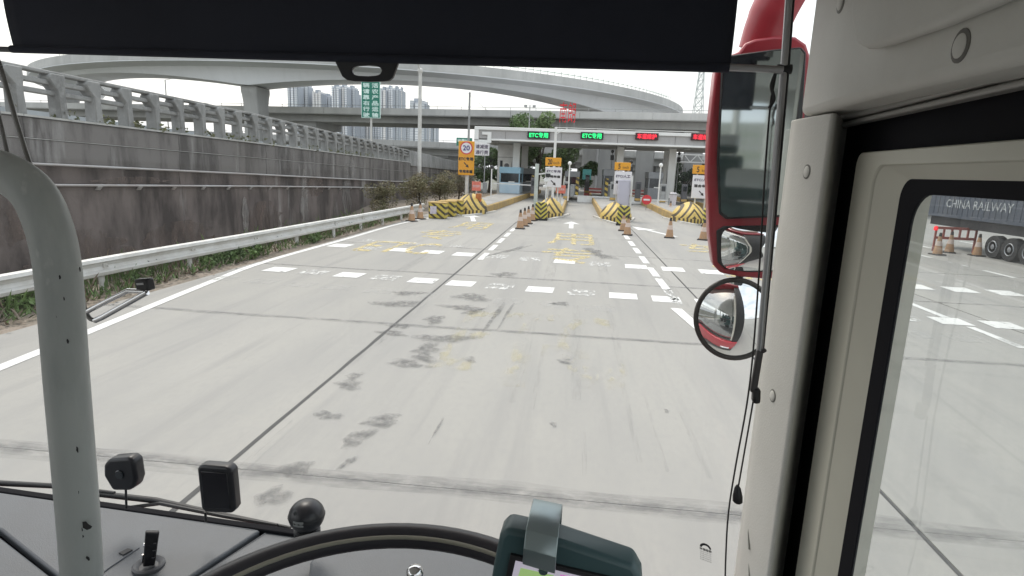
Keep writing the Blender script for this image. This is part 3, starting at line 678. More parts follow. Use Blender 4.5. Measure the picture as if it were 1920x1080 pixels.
# rooftop name in red characters on a frame
rc = PY(1064, 210, 55.5)
t = thing('rooftop_sign', (rc.x, 55.5, 6.2), 'red rooftop characters on a thin frame above the canopy', 'sign')
red_l = mat('red_sign_letters', (.62, .02, .03), .5, var=(.2, 5))
for k, ch in enumerate('南朗'):
    mb = letters(MB(), ch, (rc.x-.37+k*.76, 55.4, rc.z-.05), XU, ZU, .66, 1.75)
    mb.build('character', red_l, t)
for dx in (-.62, .02, .66):
    MB().bar((rc.x+dx, 55.5, 6.1), (rc.x+dx, 55.5, rc.z+.2), .03, .03).build('frame_post', grey_metal, t)
# floodlight mast on the roof
p = PY(993, 215, 58)
t = thing('floodlight_mast', (p.x, 58, 6.0), 'small mast with floodlights on the canopy roof left of the red characters', 'mast')
zt = PY(993, 197, 58).z
MB().tube([(p.x, 58, 6.0), (p.x, 58, zt)], .05, 6).build('pole', grey_metal, t); 
MB().bar((p.x-.45, 58, zt-.25), (p.x+.45, 58, zt-.25), .06, .06).build('crossarm', grey_metal, t)
for dx in (-.4, .4): MB().box((p.x+dx-.14, 57.85, zt-.2), (p.x+dx+.14, 58.05, zt)).build('floodlight', grey_metal, t)
# ================================================================== TOLL ISLANDS
nose_m = chevron('nose_chevrons', (.66, .48, .13), (.045, .035, .02), (1.3, True), .40, .38, band=(.25, .19))
board_m = chevron('chevron_board_print', (.58, .50, .08), (.03, .03, .025), (-.9, True), .24, .5)
box_m = chevron('box_stripes', (.58, .46, .08), (.04, .035, .02), (.8, False), .30, .45)
kerb_m = mat('kerb_yellow', (.46, .31, .10), .75, var=(.8, 1.4), dark=(.25, .19, .11))
islandtop_m = mat('island_concrete', (.36, .35, .33), .85, var=(.6, 1.2))
def nose(cx, y0, hw, ln, h):
    secs = []
    for k in range(13):
        u = k/12; yy = ln*u; w = hw*math.sqrt(max(0.0, 1-(1-min(u*1.25, 1))**2))*.94+.06*hw; hh = h*(.22+.78*math.sqrt(max(0, 1-(1-min(u*1.15, 1))**2)))
        ring = []
        for j in range(15):
            a = math.pi*j/14; ca, sa = math.cos(a), math.sin(a)
            ring.append(Vector((cx+w*math.copysign(abs(ca)**.8, ca), y0+yy, .0+hh*(.62*sa**.55+.38*(1-abs(ca))))))
        secs.append(ring)
    return MB().sweep(secs)
ISL = [(-6.05, 33.2, .98, 1.14, 'striped crash nose of the leftmost island, behind the striped boxes'), (-1.42, 33.6, .80, 1.10, 'striped crash nose under the white arrow sign left of the open lane'),
       (2.36, 32.8, .88, 1.05, 'striped crash nose with pale cabinet behind it, right of the open lane'), (6.75, 34.6, 1.0, 1.15, 'striped crash nose beside the red mirror housing'),
       (11.6, 34.5, .95, 1.1, 'striped crash nose hidden by the window pillar'), (16.6, 35.5, .95, 1.1, 'striped crash nose at the far edge of the side window')]
kw = mat('kerb_white', (.62, .61, .58), .8, var=(.6, 2), dark=(.40, .38, .34))
for i, (cx, y0, hw, h, lb) in enumerate(ISL):
    isl = thing('toll_island', (cx, y0+2, 0), ['leftmost', 'second', 'third', 'fourth', 'fifth', 'sixth'][i]+' toll island from the left, raised kerb with yellow sides', 'traffic island', 'raised toll islands')
    spread_ = 1.15 if i == 0 else 0
    wl, wr = cx-hw*.98, cx+hw*.98
    sec = [[Vector((wl, y0+1.6, -.05)), Vector((wr, y0+1.6, -.05)), Vector((wr, y0+1.6, .42)), Vector((wl, y0+1.6, .42))],
           [Vector((wl, 70, -.05)), Vector((wr+spread_, 70, -.05)), Vector((wr+spread_, 70, .42)), Vector((wl, 70, .42))]]
    MB().sweep(sec).build('kerb', kerb_m, isl, bevel=.05)
    sec = [[Vector((wl+.15, y0+1.8, .40)), Vector((wr-.15, y0+1.8, .40)), Vector((wr-.15, y0+1.8, .432)), Vector((wl+.15, y0+1.8, .432))],
           [Vector((wl+.15, 69.8, .40)), Vector((wr+spread_-.15, 69.8, .40)), Vector((wr+spread_-.15, 69.8, .432)), Vector((wl+.15, 69.8, .432))]]
    MB().sweep(sec).build('island_top', islandtop_m, isl)
    # painted white outline kerb round the nose
    pl = [Vector((cx-hw-.30, y0+3.2, .0)), Vector((cx-hw*.55, y0-.2, 0)), Vector((cx, y0-1.35, 0)), Vector((cx+hw*.55, y0-.2, 0)), Vector((cx+hw+.30, y0+3.2, .0))]
    q = sweep_smooth(pl, 5); MB().sweep([[p+Vector((-.07, 0, -.05)), p+Vector((.07, 0, -.05)), p+Vector((.07, 0, .09)), p+Vector((-.07, 0, .09))] for p in q]).build('white_edging', kw, isl)
    nb = nose(cx, y0, hw, 2.0, h).build('crash_nose', nose_m, isl, smooth=50)
    # object-space print: give the nose its own origin
    nb.data.transform(Matrix.Translation(Vector(isl['_o'])-Vector((cx, y0, 0)))); nb.location = Vector((cx, y0, 0))-Vector(isl['_o'])
# upright chevron boards in front of noses
for cx, y0, h, lb in ((-1.75, 31.7, .95, 'narrow yellow chevron board before the second island'), (2.52, 30.9, 1.0, 'narrow yellow chevron board between the cones and the third nose'), (7.15, 32.6, 1.0, 'narrow yellow chevron board before the fourth island')):
    t = thing('chevron_board', (cx, y0, 0), lb, 'marker board', 'chevron marker boards')
    o = MB().sweep([[Vector((cx-.32*s, y0+d, z)), Vector((cx+.32*s, y0+d, z)), Vector((cx+.32*s, y0+d+.28, z)), Vector((cx-.32*s, y0+d+.28, z))] for z, s, d in ((0, 1.05, 0), (h*.9, .95, .03), (h, .8, .05))]).build('panel', board_m, t, bevel=.03)
    MB().box((cx-.36, y0-.04, 0), (cx+.36, y0+.36, .09)).build('foot', black_m, t)
# striped crash boxes at the end of the guardrail
for k, (px, py) in enumerate(((816, 410), (834, 406), (848, 403.5))):
    c = G(px, py); c.z = 0
    t = thing('crash_box', c, ['nearest striped crash box at the guardrail end, yellow with black bars', 'middle striped crash box of three at the guardrail end', 'farthest striped crash box, touching the leftmost crash nose'][k], 'barrier', 'striped crash boxes')
    o = MB().box((c.x-.36, c.y, 0), (c.x+.50, c.y+.7, .78)).build('body', box_m, t, bevel=.06)
    MB().box((c.x-.38, c.y+.0, .75), (c.x+.52, c.y+.72, .83)).build('lid', yellow_m, t, bevel=.03)
    MB().box((c.x-.27, c.y-.006, .24), (c.x+.06, c.y-.001, .62)).build('notice', mat('paper_notice', (.66, .62, .66), .7, var=(.6, 14), dark=(.35, .30, .42)), t)
# ---------------------------------------------------------------- signs on the islands
org = mat('amber_sign', (.72, .33, .02), .5, var=(.2, 3), dark=(.60, .27, .03)); sign_w = mat('white_sign', (.74, .72, .73), .5, var=(.25, 3), dark=(.58, .57, .58))
ink = mat('sign_ink', (.03, .025, .025), .6); ink_g = mat('sign_ink_grey', (.14, .12, .16), .6); redm = mat('sign_red', (.60, .04, .05), .5); inkp = mat('sign_ink_blue', (.06, .05, .20), .6)
pink = mat('faded_red_notice', (.72, .20, .15), .6, var=(.3, 8))
def board_px(x0, y0, x1, y1, Y):
    a = PY(x0, y0, Y); b = PY(x1, y1, Y); return Vector(((a.x+b.x)/2, Y, (a.z+b.z)/2)), b.x-a.x, a.z-b.z
def arrow_se(c, s, Y):
    d = Vector((1, 0, -1)).normalized(); n_ = Vector((1, 0, 1)).normalized(); c = Vector((c[0], Y, c[1]))
    P = [c-d*s+n_*s*.14, c-d*s-n_*s*.14, c+d*s*.15-n_*s*.14, c+d*s*.15-n_*s*.5, c+d*s, c+d*s*.15+n_*s*.5, c+d*s*.15+n_*s*.14]
    return MB().add(P, [tuple(range(7))])
# amber speed sign
Y = 34.6; c, bw, bh = board_px(860, 264, 888, 329, Y)
t = thing('speed_sign', (c.x, Y, .42), 'tall amber lane sign with round 20 limit at the left island', 'sign')
pn_ = MB().box((c.x-bw/2, Y, c.z-bh/2), (c.x+bw/2, Y+.12, c.z+bh/2)).build('panel', org, t, bevel=.03)
cz = c.z+bh*.30; R_ = bw*.40
def disc(cx, Y, cz, r, n=28): return MB().add([(cx+r*math.cos(2*math.pi*k/n), Y, cz+r*math.sin(2*math.pi*k/n)) for k in range(n)], [tuple(range(n))])
disc(c.x, Y-.006, cz, R_).build('red_ring', redm, pn_); disc(c.x, Y-.011, cz, R_*.82).build('white_disc', sign_w, pn_)
letters(MB(), '20', (c.x, Y-.016, cz), XU, ZU, R_*1.05, R_*.75, bold=.012).build('lettering', inkp, pn_)
letters(MB(), 'ETC专用', (c.x, Y-.006, c.z-bh*.02), XU, ZU, bw*.88, bh*.10, bold=.012).build('lettering', ink, pn_)
arrow_se((c.x+.02, c.z-bh*.2), .20, Y-.006).build('arrow', ink, pn_)
letters(MB(), '专用车道', (c.x, Y-.006, c.z-bh*.39), XU, ZU, bw*.84, bh*.09, bold=.012).build('lettering', ink, pn_)
MB().tube([(c.x+.02, Y+.2, .2), (c.x+.02, Y+.2, c.z+bh/2-.05)], .09, 10).build('pole', galv, t, smooth=50)
MB().box((c.x-.1, Y+.1, c.z-.1), (c.x+.14, Y+.14, c.z+.1)).build('clamp', galv, t)
# lane signs with amber head
for i, (x0, x1, ya, yb, yc, Y, hd, l1, lb) in enumerate(((1023, 1052, 295, 312, 352, 35.0, '20', 'ETC专用', 'white lane sign with black arrow and amber 20 plate left of the open lane'),
        (1153, 1182, 304, 320, 366, 34.6, '5', 'ETC/人工', 'white lane sign with amber plate, partly behind a pale cabinet'), (1300, 1331, 309, 327, 373, 36.4, '5', 'ETC/人工', 'white lane sign with arrow and amber plate next to the red mirror'))):
    a, aw, ah = board_px(x0, ya, x1, yb, Y); b, bw, bh = board_px(x0, yb+1, x1, yc, Y)
    t = thing('lane_sign', (b.x, Y, .42), lb, 'sign', 'white lane signs with amber heads')
    ap_ = MB().box((a.x-aw/2, Y-.02, a.z-ah/2), (a.x+aw/2, Y+.1, a.z+ah/2)).build('amber_plate', org, t, bevel=.02)
    wp2 = MB().box((b.x-bw/2, Y, b.z-bh/2), (b.x+bw/2, Y+.1, b.z+bh/2)).build('white_panel', sign_w, t, bevel=.02)
    letters(MB(), hd, (a.x-aw*.2, Y-.026, a.z), XU, ZU, aw*(.26 if len(hd) > 1 else .13), ah*.62, bold=.008).build('lettering', ink, ap_)
    letters(MB(), 'km/h', (a.x+aw*.2, Y-.026, a.z-.05), XU, ZU, aw*.36, ah*.34).build('lettering', ink, ap_)
    letters(MB(), l1, (b.x, Y-.006, b.z+bh*.30), XU, ZU, bw*.82, bh*.12, bold=.010).build('lettering', ink_g, wp2)
    letters(MB(), '专用车道' if i == 0 else '混合车道', (b.x, Y-.006, b.z+bh*.04), XU, ZU, bw*.82, bh*.12, bold=.012).build('lettering', ink, wp2)
    arrow_se((b.x+.02, b.z-bh*.28), .2, Y-.006).build('arrow', ink, wp2)
    for dx in (-.28, .28): MB().tube([(b.x+dx, Y+.15, .2), (b.x+dx, Y+.15, a.z)], .045, 8).build('pole', galv, t, smooth=50)
# white notice panel hanging from the canopy's left end
c, bw, bh = board_px(890, 268, 917, 292, 53.4)
t = thing('notice_panel', c, 'white square notice panel with dark characters under the canopy end', 'sign')
MB().box((c.x-bw/2, 53.4, c.z-bh/2), (c.x+bw/2, 53.5, c.z+bh/2)).build('panel', sign_w, t)
letters(MB(), '请减速', (c.x, 53.39, c.z+bh*.22), XU, ZU, bw*.84, bh*.32, bold=.012).build('lettering', ink_g, t)
letters(MB(), '通行费', (c.x, 53.39, c.z-bh*.24), XU, ZU, bw*.84, bh*.32, bold=.012).build('lettering', ink_g, t)
MB().bar((c.x+bw*.2, 53.55, c.z-bh/2), (c.x+bw*.2, 53.55, .3), .08, .08).build('pole', grey_metal, t)
# green plate behind the amber sign
c, bw, bh = board_px(856, 258, 885, 274, 50)
grn = mat('green_sign', (.02, .20, .14), .5, var=(.2, 2)); grn_l = mat('green_sign_white', (.62, .80, .74), .5)
t = thing('green_plate', (c.x, 50, 0), 'small green direction plate mostly behind the amber speed sign', 'sign')
MB().box((c.x-bw/2, 50, c.z-bh/2), (c.x+bw/2, 50.06, c.z+bh/2)).build('panel', grn, t)
letters(MB(), '收费站', (c.x-.1, 49.99, c.z+.1), XU, ZU, bw*.7, bh*.4, bold=.01).build('lettering', grn_l, t)
MB().tube([(c.x, 50.15, -.1), (c.x, 50.15, c.z)], .06, 6).build('pole', galv, t)
# tall green instruction sign on a post
Y = 38.0; c, bw, bh = board_px(677, 143, 713, 222, Y)
t = thing('green_road_sign', (c.x, Y, 0), 'tall green road sign with two columns of white characters under the blind tab', 'sign')
MB().box((c.x-bw/2, Y, c.z-bh/2), (c.x+bw/2, Y+.06, c.z+bh/2)).build('border', grn_l, t)
MB().box((c.x-bw/2+.035, Y-.006, c.z-bh/2+.035), (c.x+bw/2-.035, Y+.02, c.z+bh/2-.035)).build('panel', grn, t)
for s, txt in ((1, '鲜活农产品运输'), (-1, '车辆请靠右行驶')):
    mb = MB()
    for k, ch in enumerate(txt): letters(mb, ch, (c.x+s*bw*.235, Y-.012, c.z+bh*.43-k*bh*.142), XU, ZU, bw*.33, bh*.105, bold=.012)
    mb.build('lettering', grn_l, t)
MB().tube([(c.x-.03, Y+.14, -.2), (c.x-.03, Y+.14, c.z+.6)], .07, 8).build('pole', galv, t, smooth=50)
# small red notices on posts
for i, (x0, y0, x1, y1, Y, lb) in enumerate(((885, 340, 901, 358, 34.2, 'small red notice on a post beside the amber speed sign'), (1043, 347, 1060, 363, 35.6, 'small red notice on a post beside the white arrow sign'))):
    c, bw, bh = board_px(x0, y0, x1, y1, Y)
    t = thing('red_notice', (c.x, Y, .42), lb, 'sign', 'small red notices')
    MB().box((c.x-bw/2, Y, c.z-bh/2), (c.x+bw/2, Y+.05, c.z+bh/2)).build('panel', pink, t, bevel=.01)
    letters(MB(), '请勿倒车', (c.x, Y-.006, c.z), XU, ZU, bw*.8, bh*.3).build('lettering', sign_w, t)
    MB().tube([(c.x, Y+.08, .2), (c.x, Y+.08, c.z)], .04, 8).build('post', galv, t)
    if i == 0: MB().box((c.x-.02, Y+.02, .3), (c.x+.28, Y+.3, 1.15)).build('orange_case', mat('orange_case', (.50, .17, .05), .6, var=(.5, 4)), t, bevel=.02)
# camera post on the second island with arm and cameras
Y = 33.0; b = PY(1003, 400, Y); tp = PY(1004, 307, Y)
t = thing('camera_post', (b.x, Y, 0), 'pale square camera post with arm and black base before the second island', 'camera post')
MB().box((b.x-.1, Y-.1, .1), (b.x+.1, Y+.1, tp.z)).build('post', mat('pale_post', (.50, .54, .50), .6, var=(.4, 4)), t, bevel=.02)
MB().box((b.x-.38, Y-.3, 0), (b.x+.28, Y+.3, .30)).build('base', black_m, t, bevel=.05)
za = PY(1004, 327, Y).z
MB().bar((b.x, Y, za), (b.x+.8, Y, za+.14), .08, .08).build('arm', white_metal, t)
for dx, dz, s, m in ((.62, -.02, .13, black_m), (.55, -.28, .14, white_metal), (.48, -.62, .10, white_metal), (.55, .35, .09, white_metal)):
    MB().box((b.x+dx-s, Y-.25, za+dz-s*.7), (b.x+dx+s, Y+.15, za+dz+s*.7)).build('camera_head', m, t, bevel=.03)
MB().tube([(b.x+.55, Y+.05, .3), (b.x+.55, Y+.05, za+.1)], .04, 6).build('pole', white_metal, t)
# thin mast with bracket (beside first LED board)
Y = 40; b = PY(1038, 330, Y); tp = PY(1038, 238, Y)
t = thing('thin_mast', (b.x, Y, .4), 'thin white mast with angled bracket between the two green boards', 'mast')
MB().tube([(b.x, Y, .3), (b.x, Y, tp.z)], .085, 8).build('pole', white_metal, t, smooth=50)
MB().bar((b.x-.1, Y, tp.z-.03), (b.x+9, Y+.0, tp.z-.02), .05, .05).build('arm', white_metal, t)
MB().bar((b.x, Y, tp.z-.45), (b.x+.75, Y, tp.z-.05), .04, .04).build('brace', white_metal, t)
# pale cabinet before third sign, with dark kerb column
Y = 33.9; a, aw, ah = board_px(1160, 337, 1178, 398, Y)
t = thing('equipment_cabinet', (a.x, Y, 0), 'tall pale lilac equipment cabinet in front of the third lane sign', 'cabinet')
MB().box((a.x-aw/2, Y, .2), (a.x+aw/2, Y+.4, a.z+ah/2)).build('case', mat('lilac_case', (.50, .49, .56), .5, var=(.3, 3)), t, bevel=.03)
MB().box((a.x+aw/2+.03, Y-.1, 0), (a.x+aw/2+.12, Y+.1, a.z+ah/2+.25)).build('side_post', galv, t)
MB().box((a.x-aw*.35, Y-.006, .8), (a.x+aw*.35, Y, a.z+ah/2-.12)).build('door', mat('lilac_door', (.46, .45, .52), .5), t)
# ---------------------------------------------------------------- booths
def booth(px, py, Y, w_, d_, h_, wall_c, lb, blue=False, z0=.43):
    p = PY(px, py, Y); x = p.x
    t = thing('toll_booth', (x, Y, z0), lb, 'toll booth', 'booths on the islands')
    wm = mat('booth_'+('blue' if blue else 'grey'), wall_c, .4, var=(.3, 2))
    MB().box((x-w_/2, Y, z0), (x+w_/2, Y+d_, z0+h_*.42)).build('lower_wall', mat('booth_light_blue', (.42, .56, .66), .4, var=(.4, 2), dark=(.62, .66, .68)) if blue else wm, t, bevel=.03)
    wg_ = MB().box((x-w_/2+.06, Y+.06, z0+h_*.42), (x+w_/2-.06, Y+d_-.06, z0+h_*.76)).build('window_glass', glass_dark, t)
    for dx in (-w_/2+.05, w_/2-.05):
        for dy in (.05, d_-.05): MB().box((x+dx-.05, Y+dy-.05, z0+h_*.42), (x+dx+.05, Y+dy+.05, z0+h_*.76)).build('window_post', wm, wg_)
    MB().box((x-w_/2-.04, Y-.04, z0+h_*.76), (x+w_/2+.04, Y+d_+.04, z0+h_)).build('roof_band', wm, t, bevel=.04)
    MB().box((x-.1, Y-.03, z0+h_*.42), (x+.45, Y, z0+h_*.46)).build('counter', white_metal, t)
    return t
booth(955, 350, 54.6, 1.85, 3.2, 2.35, (.26, .43, .53), 'pale blue toll booth on the leftmost island', True)
booth(987, 350, 62, 1.7, 2.4, 2.3, (.22, .23, .24), 'dark grey booth behind the blue booth')
booth(1072, 350, 56, 1.3, 3, 2.2, (.20, .21, .22), 'dark booth on the second island beside the small red notice')
booth(1140, 350, 56, .9, 3, 2.5, (.10, .11, .11), 'narrow dark booth left of the third lane sign')
booth(1228, 352, 55, 1.2, 3, 2.4, (.13, .13, .13), 'dark booth between two canopy columns by the round no entry sign')
# guard-post column warning stripes
for px, lb in ((1082, 'short striped pillar right of the second booth'), (1137, 'short striped pillar left of the third island sign'), (998, 'short striped pillar right of the dark grey booth')):
    p = PY(px, 350, 55.5); 
    o = MB().box((p.x-.14, 55.4, .42), (p.x+.14, 55.7, 2.1)).build('striped_pillar', chevron('pillar_stripes', (.55, .40, .08), (.03, .03, .03), (.5, False), .5) if 'pillar_stripes' not in MATS else MATS['pillar_stripes'], bevel=.02)
    tag(o, lb, 'pillar', 'striped pillars by the booths')
# blank white boom gates across the lanes
for x0, x1, yb, lb in ((1089, 1137, 381, 'white boom gate across the open lane'), (1178, 1210, 383, 'white boom gate across the lane right of the cabinet'), (925, 962, 362, 'white boom arm in front of the blue booth')):
    Y = 53.5; a = PY(x0, yb-10, Y); b = PY(x1, yb, Y)
    t = thing('boom_gate', ((a.x+b.x)/2, Y, .42), lb, 'barrier gate', 'white boom gates')
    if yb > 370:
        MB().box((a.x-.3, Y, b.z), (b.x+.3, Y+.06, a.z+.1)).build('skirt', white_metal, t)
        MB().bar((a.x-.6, Y+.03, a.z+.16), (b.x+.3, Y+.03, a.z+.16), .09, .09).build('arm', white_metal, t)
    else: MB().bar((a.x, Y, a.z+.4), (b.x+1.6, Y, a.z+.36), .09, .09).build('arm', white_metal, t)
    MB().box((a.x-.95, Y-.15, .42), (a.x-.6, Y+.2, 1.35)).build('housing', grey_metal, t, bevel=.03)
# round no-entry sign
Y = 46; c, bw, bh = board_px(1204, 366, 1221, 383, Y)
t = thing('no_entry_sign', (c.x, Y, 0), 'round red sign with white bar on a boom in the closed lane', 'sign')
disc(c.x, Y, c.z, bw/2).build('red_disc', redm, t, solid=.03)
MB().box((c.x-bw*.32, Y-.03, c.z-bh*.1), (c.x+bw*.32, Y-.02, c.z+bh*.1)).build('white_bar', sign_w, t)
MB().bar((c.x+bw*.4, Y+.03, c.z), (c.x+1.6, Y+.03, c.z+.02), .07, .07).build('boom', white_metal, t)
MB().box((c.x+1.6, Y-.1, 0), (c.x+1.85, Y+.2, c.z+.2)).build('post', grey_metal, t)
MB().bar((c.x, Y+.05, 0), (c.x, Y+.05, c.z), .04, .04).build('stand', grey_metal, t)
# bits standing on the islands beyond
t = thing('white_bin', (PY(1260, 370, 46).x, 46, .42), 'small pale bin at the foot of the canopy column', 'bin')
MB().lathe([(.24, 0), (.28, .8), (.3, .82), (.2, .95)], (PY(1262, 370, 46).x, 46, .42), 12).build('drum', mat('pale_bin', (.55, .52, .54), .6), t, smooth=40)
MB().lathe([(.31, .80), (.31, .86)], (PY(1262, 370, 46).x, 46, .42), 12).build('rim', grey_metal, t)
# teal direction sign and red trucks' barrier beyond the lanes
c, bw, bh = board_px(1093, 317, 1108, 337, 70)
t = thing('teal_sign', (c.x, 70, 0), 'teal square sign on a white post seen beyond the open lane', 'sign')
MB().box((c.x-bw/2, 70, c.z-bh/2), (c.x+bw/2, 70.06, c.z+bh/2)).build('panel', mat('teal_paint', (.10, .36, .34), .5, var=(.3, 2)), t)
MB().tube([(c.x, 70.1, -.1), (c.x, 70.1, c.z)], .07, 6).build('pole', white_metal, t)
for px, lb in ((1112, 'red and grey water barrier beyond the open lane'), (1197, 'red water barrier beyond the closed lane')):
    p = G(px, 374)
    p = PY(px, 368, 66)
    t = thing('water_barrier', (p.x, 66, 0), lb, 'barrier')
    MB().sweep([[Vector((p.x-1.0, 66-d, z)), Vector((p.x+1.0, 66-d, z)), Vector((p.x+1.0, 66+d, z)), Vector((p.x-1.0, 66+d, z))] for z, d in ((0, .3), (.3, .28), (.5, .14), (.95, .12))]).build('body', mat('faded_red_plastic', (.48, .10, .09), .6, var=(.4, 3)), t, bevel=.03)
    MB().box((p.x-.9, 65.84, .62), (p.x+.9, 65.9, .78)).build('reflective_band', sign_w, t)
# ---------------------------------------------------------------- traffic cones
cone_o = mat('cone_orange', (.44, .25, .13), .6, var=(.7, 9), dark=(.33, .23, .15), coord='obj'); cone_w = mat('cone_white_band', (.62, .50, .44), .5, var=(.5, 12), dark=(.45, .38, .32), coord='obj'); cone_b = mat('cone_black_rubber', (.035, .03, .028), .8)
def make_cone(loc, lb):
    x, y, z = loc; t = thing('traffic_cone', loc, lb, 'traffic cone', 'traffic cones')
    MB().add([(x-.22, y-.22, 0), (x+.22, y-.22, 0), (x+.22, y+.22, 0), (x-.22, y+.22, 0), (x-.2, y-.2, .05), (x+.2, y-.2, .05), (x+.2, y+.2, .05), (x-.2, y+.2, .05)], [(3,2,1,0),(4,5,6,7),(0,1,5,4),(1,2,6,5),(2,3,7,6),(3,0,4,7)]).build('base', cone_b, t)
    MB().lathe([(.165, .05), (.118, .36)], loc, 16).build('lower_cone', cone_o, t, smooth=60)
    MB().lathe([(.120, .36), (.088, .54)], loc, 16).build('collar', cone_w, t, smooth=60)
    MB().lathe([(.085, .54), (.055, .72)], loc, 16).build('upper_cone', cone_o, t, smooth=60)
    MB().lathe([(.058, .72), (.040, .85), (.03, .86)], loc, 16).build('tip', cone_b, t, smooth=60)
    return t
cone0 = None
for px, py, lb in ((975, 429, 'nearest cone of the row of four on the left lane line'), (983, 424, 'second nearest cone of the row of four on the left lane line'), (990, 419.5, 'third cone of the row of four on the left lane line'), (998, 414, 'farthest cone of the row of four on the left lane line'),
                   (1176, 441, 'nearer of two cones before the third crash nose'), (1168, 433, 'farther of two cones before the third crash nose, half hidden'), (1255, 446, 'lone cone standing in the right lane'), (1318, 450, 'cone at the left edge of the red mirror housing'),
                   (772, 415, 'leftmost cone beside the guardrail end'), (788, 411, 'second cone beside the guardrail end near the striped boxes'), (1256, 400, 'small far cone at the kerb of the fourth island')):
    p = G(px, py); p = Vector((p.x, p.y, 0))
    if cone0 is None: cone0 = make_cone(p, lb)
    else: clone(cone0, p, random.uniform(-.5, .5), lb)
for px, py, lb in ((1757, 478, 'cone left of the red rail in the side window'), (1779, 474, 'cone standing before the red rail in the side window'), (1831, 480, 'cone at the right end of the red rail in the side window')):
    p = G(px, py); clone(cone0, Vector((p.x, p.y, 0)), random.uniform(-.5, .5), lb)
# ---------------------------------------------------------------- lamp poles, lattice tower
Y = 43.0; b = PY(786, 360, Y); tp = PY(785, 134, Y)
t = thing('lamp_pole', (b.x, Y, 0), 'tall pale grey lamp pole rising from the bushes by the wall', 'pole')
MB().tube([(b.x, Y, -.2), (b.x, Y, tp.z)], [.16, .12], 12).build('shaft', galv, t, smooth=50); MB().lathe([(.14, 0), (.17, .1), (.17, .25), (.1, .32)], (b.x, Y, tp.z-.1), 12).build('cap', galv, t, smooth=50)
MB().tube([(b.x, Y, tp.z), (b.x-.2, Y-1.5, tp.z+1.6), (b.x+.2, Y-3, tp.z+1.9)], .05, 8).build('arm', galv, t)
Y = 37.0; b = PY(876, 370, Y); tp = PY(874, 176, Y)
t = thing('slim_pole', (b.x, Y, 0), 'slim grey pole rising behind the amber speed sign', 'pole')
MB().tube([(b.x, Y, -.1), (b.x, Y, tp.z)], [.09, .06], 8).build('shaft', grey_metal, t, smooth=50)
MB().tube([(b.x, Y, tp.z-.05), (b.x+1.15, Y, tp.z-.98)], .012, 5).build('stay_wire', grey_metal, t)
MB().lathe([(.07, 0), (.07, .08), (.02, .12)], (b.x, Y, tp.z), 8).build('cap', grey_metal, t)
Y = 300.0; b = PY(1307, 225, Y); tp = PY(1310, 118, Y)
t = thing('lattice_tower', (b.x, Y, 0), 'steel lattice tower in the distance left of the red mirror', 'tower')
lat = mat('lattice_steel', (.38, .42, .42), .6)
H_ = tp.z
def lw(z): return 6.0*(1-z/H_)+1.6
for sx in (-1, 1):
    for sy in (-1, 1): MB().tube([(b.x+sx*lw(z)/2, Y+sy*lw(z)/2, z) for z in (0, H_/2, H_)], .16, 5).build('leg', lat, t)
for k in range(14):
    z0, z1 = H_*k/14, H_*(k+1)/14
    for sy in (-1, 1):
        MB().bar((b.x-lw(z0)/2, Y+sy*lw(z0)/2, z0), (b.x+lw(z1)/2, Y+sy*lw(z1)/2, z1), .16, .16).build('brace', lat, t)
        MB().bar((b.x+lw(z0)/2, Y+sy*lw(z0)/2, z0), (b.x-lw(z1)/2, Y+sy*lw(z1)/2, z1), .16, .16).build('brace', lat, t)
        MB().bar((b.x-lw(z1)/2, Y+sy*lw(z1)/2, z1), (b.x+lw(z1)/2, Y+sy*lw(z1)/2, z1), .16, .16).build('strut', lat, t)
# thin street lamps beyond the ramp
for px, yt, yb, Y, lb in ((313, 150, 200, 90, 'thin far lamp post above the balustrade under the curved flyover'), (802, 172, 205, 170, 'thin far lamp post between the towers and the slim pole')):
    a = PY(px, yt, Y); b = PY(px, yb, Y)
    t = thing('street_lamp', (b.x, Y, 0), lb, 'street lamp'); MB().tube([(b.x, Y, 0), (b.x, Y, a.z)], .08, 6).build('shaft', grey_metal, t)
    MB().bar((b.x, Y, a.z), (b.x+.9, Y, a.z+.15), .1, .06).build('lamp_head', grey_metal, t)
# ================================================================== PLANTS
def leaf_m(name, c, c2):
    m, t, b = nodes_of(name)
    s = vary(t, c, 1.0, 1.6, dark=c2, lo=.38, hi=.62); t.links.new(s, b.inputs['Base Color']); b.inputs['Roughness'].default_value = .6
    b.inputs['Specular IOR Level'].default_value = .3; MATS[name] = m; return m
lf_olive = leaf_m('leaf_olive', (.16, .16, .085), (.20, .165, .10)); lf_green = leaf_m('leaf_green', (.12, .19, .07), (.07, .11, .045)); lf_dark = leaf_m('leaf_dark', (.075, .115, .06), (.05, .07, .045)); lf_pale = leaf_m('leaf_pale', (.20, .27, .12), (.12, .17, .08))
bark = mat('bark', (.10, .08, .06), .95, var=(.6, 8))
def leaves(mb, clumps, n, size, rnd):
    for _ in range(n):
        c, r = clumps[rnd.randrange(len(clumps))]
        while True:
            v = Vector((rnd.uniform(-1, 1), rnd.uniform(-1, 1), rnd.uniform(-1, 1)))
            if .1 < v.length < 1: break
        v = v*(v.length**-.35); p = c+Vector((v.x*r, v.y*r, v.z*r*.8))
        a = Vector((rnd.gauss(0, 1), rnd.gauss(0, 1), rnd.gauss(0, .6))).normalized(); b = a.cross(Vector((rnd.gauss(0, 1), rnd.gauss(0, 1), rnd.gauss(0, 1)))).normalized()
        s = size*rnd.uniform(.6, 1.3)
        mb.add([p-a*s*.5, p+b*s*.28, p+a*s*.5, p-b*s*.28], [(0, 1, 2, 3)])
